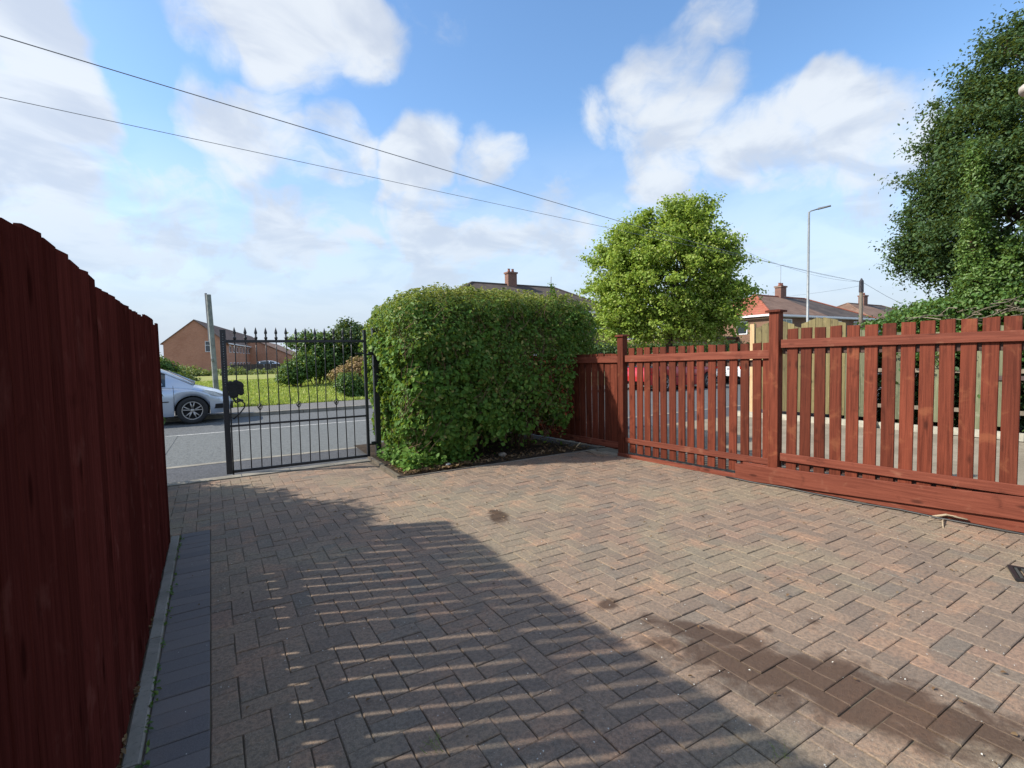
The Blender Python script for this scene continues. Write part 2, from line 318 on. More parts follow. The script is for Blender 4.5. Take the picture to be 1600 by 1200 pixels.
# ------------------------------------------------------------------ mesh helpers
class MB:
    def __init__(s): s.v = []; s.f = []; s.mi = []
    def add(s, vs, fs, mi=0):
        b = len(s.v); s.v += [tuple(v) for v in vs]; s.f += [tuple(i+b for i in f) for f in fs]; s.mi += [mi]*len(fs); return s
    def box(s, x0, x1, y0, y1, z0, z1, M=None, mi=0):
        vs = [Vector((x, y, z)) for z in (z0, z1) for y in (y0, y1) for x in (x0, x1)]
        if M is not None: vs = [M @ v for v in vs]
        return s.add(vs, [(0,2,3,1),(4,5,7,6),(0,1,5,4),(2,6,7,3),(0,4,6,2),(1,3,7,5)], mi)
    def plank(s, L, w, t, bev=.003, M=None, axis='Z', skew=0.0):
        """bevelled plank from 0 to L; w across x, t across y"""
        a, b = w/2, t/2
        ring = [(-a+bev,-b),(a-bev,-b),(a,-b+bev),(a,b-bev),(a-bev,b),(-a+bev,b),(-a,b-bev),(-a,-b+bev)]
        vs = [Vector((x, y, 0)) for x, y in ring] + [Vector((x, y, L + skew*x/a)) for x, y in ring]
        if axis == 'X': vs = [Vector((v.z, v.y, v.x)) for v in vs]
        if M is not None: vs = [M @ v for v in vs]
        n = 8; fs = [(i, (i+1) % n, n+(i+1) % n, n+i) for i in range(n)] + [tuple(range(n-1, -1, -1)), tuple(range(n, 2*n))]
        if axis == 'X': fs = [f[::-1] for f in fs]
        return s.add(vs, fs)
    def tube(s, pts, rad, n=8, cap=True, mi=0):
        pts = [Vector(p) for p in pts]
        if isinstance(rad, (int, float)): rad = [rad]*len(pts)
        up = None; rings = []
        for i, p in enumerate(pts):
            d = (pts[min(i+1, len(pts)-1)] - pts[max(i-1, 0)])
            d = d.normalized() if d.length > 1e-9 else Vector((0, 0, 1))
            if up is None: up = Vector((1, 0, 0)) if abs(d.z) > .8 else Vector((0, 0, 1))
            a = d.cross(up); a = a.normalized() if a.length > 1e-6 else Vector((1, 0, 0)); b = a.cross(d).normalized(); up = b
            rings.append([p + (a*cos(2*pi*k/n) + b*sin(2*pi*k/n))*rad[i] for k in range(n)])
        vs = [v for r in rings for v in r]; fs = []
        for i in range(len(pts)-1):
            for k in range(n): fs.append((i*n+k, i*n+(k+1) % n, (i+1)*n+(k+1) % n, (i+1)*n+k))
        if cap: fs += [tuple(range(n-1, -1, -1)), tuple(range((len(pts)-1)*n, len(pts)*n))]
        return s.add(vs, fs, mi)
    def lathe(s, prof, n=12, M=None, cap=True):
        vs = [Vector((r*cos(2*pi*k/n), r*sin(2*pi*k/n), z)) for r, z in prof for k in range(n)]
        if M is not None: vs = [M @ v for v in vs]
        fs = [(i*n+k, i*n+(k+1) % n, (i+1)*n+(k+1) % n, (i+1)*n+k) for i in range(len(prof)-1) for k in range(n)]
        if cap: fs += [tuple(range(n-1, -1, -1)), tuple(range((len(prof)-1)*n, len(prof)*n))]
        return s.add(vs, fs)
    def merge(s):
        ix = {}; mp = []; nv = []
        for v in s.v:
            k = tuple(round(c, 4) for c in v)
            if k not in ix: ix[k] = len(nv); nv.append(v)
            mp.append(ix[k])
        nf = []; nm = []
        for f, m_ in zip(s.f, s.mi):
            g = []
            for i in f:
                if mp[i] not in g: g.append(mp[i])
            if len(g) > 2: nf.append(tuple(g)); nm.append(m_)
        s.v, s.f, s.mi = nv, nf, nm; return s
    def mesh(s, name, smooth=False):
        me = bpy.data.meshes.new(name); me.from_pydata(s.v, [], s.f)
        if smooth: me.polygons.foreach_set('use_smooth', [True]*len(s.f))
        if any(s.mi): me.polygons.foreach_set('material_index', s.mi)
        me.update(); return me
    def build(s, name, mat, parent=None, loc=(0, 0, 0), smooth=False, rot=None):
        me = s.mesh(name, smooth)
        for mm in (mat if isinstance(mat, (list, tuple)) else [mat]): me.materials.append(mm)
        return link(name, me, parent, loc, rot)
def link(name, me, parent=None, loc=(0, 0, 0), rot=None):
    o = bpy.data.objects.new(name, me); C.objects.link(o); o.location = loc
    if rot is not None: o.rotation_euler = rot
    if parent is not None: o.parent = parent
    return o
def tag(o, label=None, cat=None, group=None, kind=None):
    for k, v in (('label', label), ('category', cat), ('group', group), ('kind', kind)):
        if v: o[k] = v
    return o
def thing(name, label, cat, loc=(0, 0, 0), rz=0, group=None):
    o = bpy.data.objects.new(name, None); C.objects.link(o); o.location = loc; o.rotation_euler = (0, 0, rz)
    o.empty_display_size = .1
    return tag(o, label, cat, group)
def fastmesh(name, V, Fq, mat, tip=None):
    """V (n,3); Fq (m,k) equal-sized faces"""
    me = bpy.data.meshes.new(name); n, k = Fq.shape
    me.vertices.add(len(V)); me.vertices.foreach_set('co', np.ascontiguousarray(V, dtype=np.float32).ravel())
    me.loops.add(n*k); me.loops.foreach_set('vertex_index', Fq.astype(np.int32).ravel())
    me.polygons.add(n); me.polygons.foreach_set('loop_start', (np.arange(n)*k).astype(np.int32))
    me.polygons.foreach_set('loop_total', np.full(n, k, dtype=np.int32))
    me.update(calc_edges=True); me.materials.append(mat)
    if tip is not None:
        a = me.attributes.new('tip', 'FLOAT', 'POINT'); a.data.foreach_set('value', tip.astype(np.float32))
    return me
def leaves(P, Nrm, size, aspect=.55, fold=.25, droop=0.0, jitter=.6):
    """folded diamond leaves (two quads... 4 tris as 2 quads sharing the midrib)"""
    n = len(P); R = RNG
    nn = Nrm + R.normal(0, jitter, (n, 3)); nn /= np.linalg.norm(nn, axis=1)[:, None]+1e-9
    t = R.normal(0, 1, (n, 3)); t[:, 2] -= droop; t -= nn*np.sum(t*nn, 1)[:, None]; t /= np.linalg.norm(t, axis=1)[:, None]+1e-9
    b = np.cross(nn, t); s = (size*R.uniform(.6, 1.3, n))[:, None] if np.isscalar(size) else (size*R.uniform(.7, 1.25, n))[:, None]
    base = P - t*s*.5; tip = P + t*s*.5; w = s*aspect*.5; up = nn*s*fold*.5
    l1 = P - t*s*.12 + b*w + up; r1 = P - t*s*.12 - b*w + up
    l2 = P + t*s*.22 + b*w*.7 + up*.8; r2 = P + t*s*.22 - b*w*.7 + up*.8
    V = np.stack([base, l1, l2, tip, r2, r1], 1).reshape(-1, 3)
    i = np.arange(n)[:, None]*6
    Fq = np.concatenate([i+np.array([[0, 3, 2, 1]]), i+np.array([[0, 5, 4, 3]])], 0)
    return V, Fq
def wav(P, seed, sc=1.0):
    r = np.random.default_rng(seed); o = np.zeros(len(P))
    for k in range(7):
        d = r.normal(0, 1, 3); d /= np.linalg.norm(d); f = sc*(1.2+k*.9); o += np.sin(P@d*f*2 + r.uniform(0, 6.3))/(1+k*.6)
    return o/2.6

# ------------------------------------------------------------------ ground sheets
def sheet(name, pts, z, mat):
    b = MB(); b.add([(x, y, z) for x, y in pts], [tuple(range(len(pts)))]); o = b.build(name, mat); return tag(o, kind='structure')
def rect(name, x0, x1, y0, y1, z, mat): return sheet(name, [(x0, y0), (x1, y0), (x1, y1), (x0, y1)], z, mat)
rect('ground', -900, 900, -900, 900, -.13, EARTH)
rect('road', -200, 220, 8.30, 15.24, -.104, ROAD)
# worn lighter resurfaced trench with a pale sealed edge, as in the picture
rect('road_patch', -.85, 5.6, 8.42, 12.15, -.100, ROAD2)
def strip(name, pts, w, z, mat):
    b = MB()
    for (a, c) in zip(pts[:-1], pts[1:]):
        a = Vector((*a, 0)); c = Vector((*c, 0)); d = (c-a).normalized(); n = Vector((-d.y, d.x, 0))*w/2
        b.add([(a-n)+Vector((0,0,z)), (c-n)+Vector((0,0,z)), (c+n)+Vector((0,0,z)), (a+n)+Vector((0,0,z))], [(0, 1, 2, 3)])
    return tag(b.build(name, mat), kind='structure')
strip('road_marking', [(-.85, 12.2), (5.6, 12.2)], .09, -.096, LINEM)
strip('road_seam', [(-.87, 8.6), (-.78, 12.2)], .30, -.0955, ROAD2)
# near pavement: dropped kerb, dark tarmac
b = MB(); b.box(-40, 60, 6.98, 8.16, -.13, -.052); tag(b.build('pavement', PAVE), kind='structure')
b = MB()
for i in range(110): 
    x = -40+i*.915; b.box(x, x+.905, 8.165, 8.29, -.13, -.048)
tag(b.build('kerb', CONC), kind='structure')
b = MB(); b.box(-200, 220, 15.39, 17.45, -.13, -.012); tag(b.build('pavement', FPAVE), kind='structure')
b = MB()
for i in range(200):
    x = -60+i*.915; b.box(x, x+.905, 15.25, 15.385, -.13, -.006)
tag(b.build('kerb', CONC), kind='structure')
rect('grass_verge', -60, 13, 17.46, 60, -.008, GRASSG)
rect('front_gardens', 13.01, 200, 17.46, 33, -.010, EARTH)
# neighbour's side beyond the right fence
rect('neighbour_drive', 5.35, 10.15, -6, 6.9, -.03, NDRIVE)
b = MB()
for i in range(11):
    y = -3.2+i*.93; x = 10.34-(y-2.4)*.1; b.box(x-.06, x+.06, y, y+.915, -.05, .075)
tag(b.build('drive_kerb', simple('pale_kerb', (.38, .36, .29), .8, nscale=9, var=.2)), kind='structure')
rect('neighbour_garden', 10.2, 16, -8, 6.9, -.035, SOIL)
rect('neighbour_yard', -9, -.40, -3, 6.9, -.06, NDRIVE)

# ------------------------------------------------------------------ driveway of block paving
drive = tag(rect('driveway', -1.35, 5.36, -1.2, 6.8, -.0078, JOINT), kind='structure')
U = .1015; BX = -.062     # boundary between border course and herringbone
SX = lambda y: 5.16-.095*y+.11     # paving runs just under the fence
def paver_mesh(lx, ly, seed, name='brick'):
    r = random.Random(seed); g = .0018; bv = .0035; h = .045
    a, c = lx/2-g, ly/2-g
    j = lambda: r.uniform(-.0011, .0011)
    tz = [r.uniform(-.0012, .0012) for _ in range(4)]
    cor = [(-a+j(), -c+j()), (a+j(), -c+j()), (a+j(), c+j()), (-a+j(), c+j())]
    top = [(x-math.copysign(bv, x), y-math.copysign(bv, y), tz[i]) for i, (x, y) in enumerate(cor)]
    mid = [(x, y, -bv*.8+tz[i]) for i, (x, y) in enumerate(cor)]; bot = [(x, y, -h) for x, y in cor]
    fs = [(0, 1, 2, 3)] + [(4+i, 4+(i+1) % 4, (i+1) % 4, i) for i in range(4)] + [(8+i, 8+(i+1) % 4, 4+(i+1) % 4, 4+i) for i in range(4)]
    return top+mid+bot, fs
slots = []      # (cx, cy, lx, ly, kind)
def inbed(x, y): return x > 1.80 and y > 5.56
nx = int(5.7/U); ny = int(8.2/U)
Y0 = -1.2
def ok(x, y):
    if x < BX and (y < 4.80 or x < -1.3): return False
    if x > SX(y): return False
    if inbed(x, y): return False
    return y < 6.74
for i in range(-14, nx+1):
    for j in range(0, ny):
        k = (i-j) % 4; cx = BX+(i+.5)*U; cy = Y0+(j+.5)*U
        if k == 0:
            A, B = ok(cx, cy), ok(cx+U, cy)
            if A and B: slots.append((cx+U/2, cy, 2*U, U, 0))
            elif A: slots.append((cx, cy, U, U, 0))
            elif B: slots.append((cx+U, cy, U, U, 0))
        elif k == 3:
            A, B = ok(cx, cy), ok(cx, cy+U)
            if A and B: slots.append((cx, cy+U/2, U, 2*U, 0))
            elif A: slots.append((cx, cy, U, U, 0))
            elif B: slots.append((cx, cy+U, U, U, 0))
y = Y0
while y < 4.72:
    slots.append((BX-U-.001, y+U/2, 2*U, U, 1)); y += U
def pxsize(s):
    v = Vector((s[0], s[1], -CAMH)); d = v.dot(fw)
    if d <= .05: return 0
    px = 800+F*v.dot(RR)/d; py = 600-F*v.dot(UU)/d
    if px < -60 or px > 1660 or py > 1260: return 0
    return s[2]*s[3]*CAMH/d**3
order = sorted(range(len(slots)), key=lambda q: -pxsize(slots[q]))
vis = [q for q in order if pxsize(slots[q]) > 0]
cache = {}
rest = {0: MB(), 1: MB()}
for rank, q in enumerate(order):
    cx, cy, lx, ly, kd = slots[q]; seed = random.randrange(6)
    dz = random.uniform(-.0022, .0022) + .0025*sin(cx*1.7+1)*sin(cy*1.3)
    rot = (random.uniform(-.008, .008), random.uniform(-.008, .008), random.uniform(-.009, .009))
    if rank < 298 and pxsize(slots[q]) > 0:
        key = (round(lx, 3), round(ly, 3), kd, seed)
        if key not in cache:
            vs, fs = paver_mesh(lx, ly, hash(key) % 9999); bb = MB(); bb.add(vs, fs); me = bb.mesh('brick'); me.materials.append(BLUEB if kd else BRICK); cache[key] = me
        o = link('brick', cache[key], drive, (cx, cy, dz), rot)
    else:
        vs, fs = paver_mesh(lx, ly, q); M = Matrix.Translation((cx, cy, dz)) @ Euler(rot).to_matrix().to_4x4()
        rest[kd].add([M @ Vector(v) for v in vs], fs)
for kd in (0, 1):
    tag(rest[kd].build('brick_field' if kd == 0 else 'border_bricks', BLUEB if kd else BRICK, drive), kind='stuff')
# concrete haunching / edging along the left fence and along the street
b = MB(); ys = [-1.2, .2, 1.15, 2.07, 3.0, 3.92, 4.72]
for i in range(6):
    bb = MB(); y0, y1 = ys[i]+.004, ys[i+1]-.004; dx = random.uniform(-.004, .004); x0, x1 = -.328+dx, -.272+dx
    bv = .006; h = .016
    bb.add([(x0, y0, -.05), (x1, y0, -.05), (x1, y1, -.05), (x0, y1, -.05), (x0, y0, h-bv), (x1, y0, h-bv), (x1, y1, h-bv), (x0, y1, h-bv),
            (x0+bv, y0, h), (x1-bv, y0, h), (x1-bv, y1, h), (x0+bv, y1, h)],
           [(0,1,5,4),(1,2,6,5),(2,3,7,6),(3,0,4,7),(4,5,9,8),(5,6,10,9),(6,7,11,10),(7,4,8,11),(8,9,10,11)])
    bb.build('edging_kerb', CONC, drive)
for i in range(6):
    bb = MB(); x0 = -1.35+i*.54; bb.box(x0, x0+.53, 6.775, 6.93, -.1, .004+random.uniform(-.002, .002)); bb.build('edging_stone', CONC, drive)
# ------------------------------------------------------------------ planting bed
tag(sheet('planting_bed', [(1.83, 5.60), (4.85, 5.60), (4.70, 8.1), (1.9, 8.1)], .012, SOIL), kind='structure')
bed = bpy.data.objects['planting_bed']
for i in range(2):
    bb = MB(); bb.box(1.785-.0+i*.03, 1.83+i*.03, 5.575+i*.69, 6.255+i*.68, -.05, .03); bb.build('edging_board', GREYT, bed)
bb = MB(); bb.box(1.785, 4.75, 5.56, 5.572, -.05, .012); bb.build('edging_strip', CONC, bed)

# ------------------------------------------------------------------ left close boarded fence
lf = thing('board_fence', 'tall dark red close boarded fence in shade running along the left side of the drive', 'fence', (-.335, 2.0, 0))
y = -.75; prevz = 1.64; k = 0
while y < 4.60:
    if random.random() < .34: prevz = random.choice([1.655, 1.665, 1.675, 1.685])
    w = random.uniform(.108, .118); gap = random.uniform(.014, .019)
    bb = MB(); bb.plank(prevz-.02+random.uniform(-.003, .003), w, .014, .002, skew=random.uniform(-.004, .004))
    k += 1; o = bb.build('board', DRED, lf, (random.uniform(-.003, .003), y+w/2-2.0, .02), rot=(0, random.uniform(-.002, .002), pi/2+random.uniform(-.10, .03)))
    y += w+gap
for z0, z1 in ((.575, .655), (1.30, 1.37)):
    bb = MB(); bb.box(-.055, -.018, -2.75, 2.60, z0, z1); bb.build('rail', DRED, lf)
for z0 in (.0, .245):
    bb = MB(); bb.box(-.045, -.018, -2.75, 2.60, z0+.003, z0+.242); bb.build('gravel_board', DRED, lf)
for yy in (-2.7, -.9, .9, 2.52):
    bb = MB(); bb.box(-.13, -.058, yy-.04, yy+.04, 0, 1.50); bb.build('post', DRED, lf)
# ------------------------------------------------------------------ right picket fence (local X runs away along the fence, local +Y faces the drive)
ANG = atan2(1, -.095)
rf = thing('picket_fence', 'red stained picket fence with capped posts and kick boards on the right of the drive', 'fence', (5.25, 0, 0), ANG)
K = 1.0045
DKR = wood('dark_old_rail', ((.05, .025, .018), (.09, .05, .038)), worn=(.12, .09, .07), along='X')
def shared(name, bb, mat):
    me = bb.mesh(name); me.materials.append(mat); return me
def pick_var(h, w, n=5):
    out = []
    for i in range(n):
        bb = MB(); bb.plank(h, w*(1+random.uniform(-.04, .04)), .018, .003, skew=random.uniform(-.004, .004)); out.append(shared('picket', bb, RED))
    return out
def picket(vars_, s, z): link('picket', random.choice(vars_), rf, (s*K, random.uniform(-.001, .001), z), (random.uniform(-.004, .004), random.uniform(-.005, .005), random.uniform(-.03, .03)))
vC = pick_var(1.43, .098)
for i, s in enumerate([2.829, 2.703, 2.570, 2.433, 2.299, 2.158, 2.026, 1.896, 1.766, 1.635, 1.509, 1.384, 1.264, 1.13, 1.0, .74, .61, .48, .35, .22, .09, -.04, -.17, -.3, -.43, -.56]):
    picket(vC, s, .172+random.uniform(-.004, .006))
vB = pick_var(1.40, .094)
for i, s in enumerate([4.848, 4.722, 4.602, 4.474, 4.352, 4.223, 4.094, 3.97, 3.842, 3.704, 3.574, 3.446, 3.31, 3.179, 3.07]):
    picket(vB, s, .06+.012*(4.9-s)/2+random.uniform(-.004, .004))
vA = pick_var(1.315, .112)
for i in range(24): picket(vA, 5.165+i*.121, .075+random.uniform(-.006, .006))
def railbox(name, s0, s1, za, zb, h, y0, y1, mat=REDX):
    """rail from s0 to s1 whose lower edge runs za..zb"""
    bb = MB(); bv = .003
    L = (s1-s0)*K; ang = atan2(zb-za, L)
    Mx = Matrix.Rotation(-ang, 4, 'Y')
    bb.plank(hypot(L, zb-za), h, y1-y0, bv, axis='X', M=Mx)
    return bb.build(name, mat, rf, (s0*K, (y0+y1)/2, za+h/2))
railbox('top_rail', 1.00, 2.925, 1.418, 1.412, .083, .012, .034)
railbox('top_rail', -.7, .86, 1.420, 1.420, .083, .012, .034)
railbox('bottom_rail', 1.00, 2.925, .270, .262, .080, .012, .034)
railbox('bottom_rail', -.7, .86, .275, .275, .080, .012, .034)
railbox('top_rail', 3.04, 4.945, 1.306, 1.275, .088, .012, .034)
railbox('bottom_rail', 3.04, 4.945, .195, .188, .068, .012, .034)
railbox('top_rail', 5.055, 8.05, 1.268, 1.240, .088, .012, .034)
railbox('bottom_rail', 5.055, 8.05, .092, .085, .085, .012, .034)
for (s0, s1, z) in ((1.0, 2.925, 1.35), (1.0, 2.925, .21), (3.04, 4.945, 1.22), (5.055, 8.05, 1.20), (-.7, .86, 1.35)):
    railbox('back_rail', s0, s1, z, z, .07, -.045, -.0105, DKR)
railbox('kick_board', 1.0-1.7, 3.37, .190, -.004, .172, .064, .086)
railbox('kick_board', 1.0-1.7, 3.30, .004, .004, .19, .040, .060)
railbox('ground_rail', 3.36, 5.05, .002, -.004, .045, .03, .075)
for s, h, capw in ((2.985, 1.775, .15), (5.005, 1.615, .14), (.93, 1.79, .15)):
    bb = MB(); bb.plank(h, .098, .098, .004); bb.build('post', RED, rf, (s*K, .012, 0))
    bb = MB(); w = capw/2; bb.add([(-w, -w, 0), (w, -w, 0), (w, w, 0), (-w, w, 0), (-w, -w, .018), (w, -w, .018), (w, w, .018), (-w, w, .018), (-w*.6, -w*.6, .026), (w*.6, -w*.6, .026), (w*.6, w*.6, .026), (-w*.6, w*.6, .026)],
        [(3,2,1,0),(0,1,5,4),(1,2,6,5),(2,3,7,6),(3,0,4,7),(4,5,9,8),(5,6,10,9),(6,7,11,10),(7,4,8,11),(8,9,10,11)])
    bb.build('post_cap', RED, rf, (s*K, .012, h+.001))
# cable lying along the foot of the fence
b = MB(); pts = []
for i in range(30):
    s = 3.45-i*.13; X = 5.25-.095*s; pts.append((X-.115-.012*sin(i*.9), s, .010+.003*sin(i*1.7)))
b.tube(pts, .009, 6); tag(b.build('cable', simple('black_rubber', (.02, .02, .02), .5), smooth=True), 'thin black cable lying along the foot of the kick board', 'cable')

# ------------------------------------------------------------------ iron gate
gate = thing('iron_gate', 'black wrought iron gate with spear finials standing closed across the drive', 'gate', (.15, 7.05, 0))
def gx(x): return x-.15
HX = 1.885
b = MB(); b.box(gx(.112), gx(.176), -.03, .03, .0, 1.775); b.build('gate_stile', BLACK, gate)
b = MB(); b.box(gx(HX-.045), gx(HX-.008), -.02, .02, .0, 1.79); b.build('gate_stile', BLACK, gate)
b = MB(); b.plank(gx(HX-.045)-gx(.176), .034, .026, .003, axis='X', M=Matrix.Translation((gx(.176), 0, 1.635))); b.build('top_bar', BLACK, gate)
b = MB(); b.plank(gx(HX-.045)-gx(.176), .026, .022, .003, axis='X', M=Matrix.Translation((gx(.176), 0, .590))); b.build('middle_bar', BLACK, gate)
b = MB(); b.plank(gx(HX-.045)-gx(.176), .036, .026, .003, axis='X', M=Matrix.Translation((gx(.176), 0, .022))); b.build('bottom_bar', BLACK, gate)
topx = [366.7, 383.5, 400, 415.5, 431.5, 447, 462.4, 477.3, 492.3, 507.2, 521.6, 536, 548.8]
def plane_y(px, py, Y):
    d = ray(px, py); t = Y/d.y; return d.x*t, CAMH+d.z*t
bend = {5: .022, 7: .018, 9: -.012, 2: .01, 11: -.008}
for i, px in enumerate(topx):
    X = gx(plane_y(px, 533, 7.05)[0]); bd = bend.get(i, random.uniform(-.003, .003))
    b = MB(); b.tube([(X, 0, .03), (X+bd*.3, 0, .35), (X+bd*.5, 0, .6), (X+bd, 0, .85), (X+bd*.35, 0, 1.15), (X, 0, 1.45), (X, 0, 1.66)], .0072, 6)
    bar = b.build('bar', BLACK, gate, smooth=True)
    b = MB(); b.lathe([(.006, 0), (.013, .008), (.02, .03), (.019, .04), (.008, .052), (.012, .062), (.0075, .07), (.019, .092), (.015, .115), (.006, .15), (.001, .168)], 8)
    b.build('finial', BLACK, bar, (X, 0, 1.645), smooth=True)
    if i in (2, 6, 10):
        b = MB()
        for q in range(4):
            a = q*pi/2+.4
            b.tube([(X+bd+.030*sin(t*pi)*cos(a+t*1.2), .030*sin(t*pi)*sin(a+t*1.2), .765+t*.085) for t in np.linspace(0, 1, 8)], .0052, 5)
        b.build('cage_scroll', BLACK, bar, smooth=True)
# lock box, latch and drop bolt
b = MB()
for (cx, cz, r) in ((.12, 1.06, .062), (.18, 1.08, .066), (.13, .99, .058), (.19, 1.03, .055), (.10, 1.11, .04), (.16, 1.12, .04), (.21, 1.00, .035)):
    b.lathe([(r*.5, -.035), (r*.95, -.03), (r, -.01), (r, .01), (r*.95, .03), (r*.5, .035)], 12, Matrix.Translation((gx(.15+cx-.05), -.01, cz)) @ Matrix.Rotation(pi/2, 4, 'X'))
lk = b.build('lock_cover', simple('black_rubber_cover', (.012, .012, .013), .75, nscale=40, bump=.5, var=.5), gate)
b = MB(); b.tube([(gx(.20), -.03, .98), (gx(.25), -.03, .88), (gx(.30), -.03, .90)], .012, 6); b.tube([(gx(.26), -.04, .93), (gx(.33), -.04, .90)], .012, 6); b.build('latch', BLACK, gate)
b = MB(); pts = [(gx(.185), -.045, -.03), (gx(.185), -.045, .40), (gx(.19), -.045, .86), (gx(.205), -.045, .895), (gx(.25), -.045, .905), (gx(.31), -.045, .895), (gx(.345), -.045, .86), (gx(.335), -.045, .81), (gx(.28), -.045, .74), (gx(.215), -.045, .68)]
b.tube(pts, .0085, 7); b.build('drop_bolt', BLACK, gate, smooth=True)
b = MB()
for z in (.18, 1.45):
    b.tube([(gx(HX-.02), -.0, z), (gx(2.0), -.0, z)], .011, 7); b.box(gx(HX+.02), gx(HX+.075), -.02, .02, z-.012, z+.035)
b.box(gx(HX-.16), gx(HX-.01), -.006, .006, 1.455, 1.475); b.build('hinge', BLACK, gate)
b = MB(); b.tube([(gx(HX-.19), 0, 1.62), (gx(HX-.04), 0, 1.49)], .006, 5); b.build('brace', BLACK, gate)
b = MB(); b.box(gx(1.965), gx(2.035), -.035, .035, -.04, 1.80); b.box(gx(1.955), gx(2.045), -.045, .045, 1.80, 1.812); b.build('gate_post', BLACK, gate)
# finger plate of bolts down the left stile
b = MB()
for i in range(22): b.lathe([(.006, 0), (.006, .006), (.003, .009)], 6, Matrix.Translation((gx(.144), -.030, 1.72-i*.03)) @ Matrix.Rotation(pi/2, 4, 'X'))
b.build('perforated_strip', GALV, gate)

# ------------------------------------------------------------------ foliage builders
HEDGE = leaf('privet_leaf', ((.045, .110, .016), (.090, .190, .028), (.23, .33, .065)), .34, .5, (.40, .36, .12), spec=.25)
IVY = leaf('ivy_leaf', ((.050, .130, .018), (.105, .22, .032), (.22, .35, .07)), .32, .6, spec=.25)
MAPLE = leaf('maple_leaf', ((.19, .31, .045), (.30, .41, .065), (.46, .50, .17)), .42, .55, spec=.3)
DARKT = leaf('dark_tree_leaf', ((.028, .066, .024), (.050, .100, .030), (.10, .17, .05)), .24, .55, spec=.3)
SHRUB = leaf('shrub_leaf', ((.040, .10, .020), (.08, .17, .035), (.15, .24, .06)), .3, .5)
SHRUBP = leaf('pale_shrub_leaf', ((.12, .17, .05), (.19, .24, .07), (.28, .30, .12)), .3, .6)
CREEP = leaf('creeper_leaf', ((.065, .14, .028), (.11, .20, .04), (.20, .29, .08)), .3, .45)
DEAD = leaf('dead_stalk_leaf', ((.22, .13, .06), (.30, .20, .10), (.30, .27, .13)), .2, .8)
DRY = leaf('dry_leaf', ((.10, .055, .025), (.17, .10, .05), (.30, .21, .11)), .1, .8)

def lumpy(ells, n, seed, shell=.35, lump=.16, lsc=1.5):
    """points in the outer shell of a union of ellipsoids; returns P, outward normals"""
    r = np.random.default_rng(seed); P = []; NN = []
    vol = np.array([e[3]*e[4]*e[5] for e in ells])**(2/3); cnt = (n*vol/vol.sum()).astype(int)
    for e, c in zip(ells, cnt):
        d = r.normal(0, 1, (c, 3)); d /= np.linalg.norm(d, axis=1)[:, None]
        q = 1 - shell*r.random(c)**1.6
        base = np.array(e[:3]); rad = np.array(e[3:6])
        w = base + d*rad
        q = q*(1+lump*wav(w, seed+5, lsc))
        p = base + d*rad*q[:, None]
        nn = d/rad; nn /= np.linalg.norm(nn, axis=1)[:, None]
        P.append(p); NN.append(nn)
    P = np.concatenate(P); NN = np.concatenate(NN)
    keep = np.ones(len(P), bool)
    for e in ells:      # drop points deep inside another lobe
        dd = np.linalg.norm((P-np.array(e[:3]))/np.array(e[3:6]), axis=1); keep &= dd > (1-shell-.12)
    return P[keep], NN[keep]
def clumped(P, NN, per, rad, seed, sag=.3):
    """turn each point into a spray of leaves"""
    r = np.random.default_rng(seed); n = len(P)
    Q = np.repeat(P, per, 0); M = np.repeat(NN, per, 0)
    off = r.normal(0, rad, (n*per, 3)); off[:, 2] *= .6
    return Q+off, M*.5 + np.array([0, 0, .6]) + off/rad*.35
def limb_tree(root, base, targets, r0, mat, seed, name='trunk', trunk_top=None, sub=True):
    r = random.Random(seed); b = MB()
    tt = trunk_top; b.tube([base, base.lerp(tt, .5)+Vector((r.uniform(-.05, .05), r.uniform(-.05, .05), 0)), tt], [r0, r0*.85, r0*.68], 10)
    o = b.build(name, mat, root, smooth=True)
    b = MB()
    for t in targets:
        t = base.lerp(tt, .8).lerp(t, .9); s = base.lerp(tt, r.uniform(.62, 1.0)); mid = s.lerp(t, .5)+Vector((r.uniform(-.2, .2), r.uniform(-.2, .2), r.uniform(.05, .3)))*(t-s).length*.12
        rr = r0*r.uniform(.22, .4); b.tube([s, mid, t], [rr, rr*.6, rr*.15], 6, cap=False)
        if sub:
            for k in range(4):
                a = mid.lerp(t, r.uniform(0, .8)); e = a+Vector((r.uniform(-1, 1), r.uniform(-1, 1), r.uniform(-.3, 1)))*(t-s).length*.25
                b.tube([a, a.lerp(e, .5)+Vector((0, 0, .05)), e], [rr*.35, rr*.22, rr*.06], 5, cap=False)
    b.build('branch', mat, root, smooth=True)
    return o

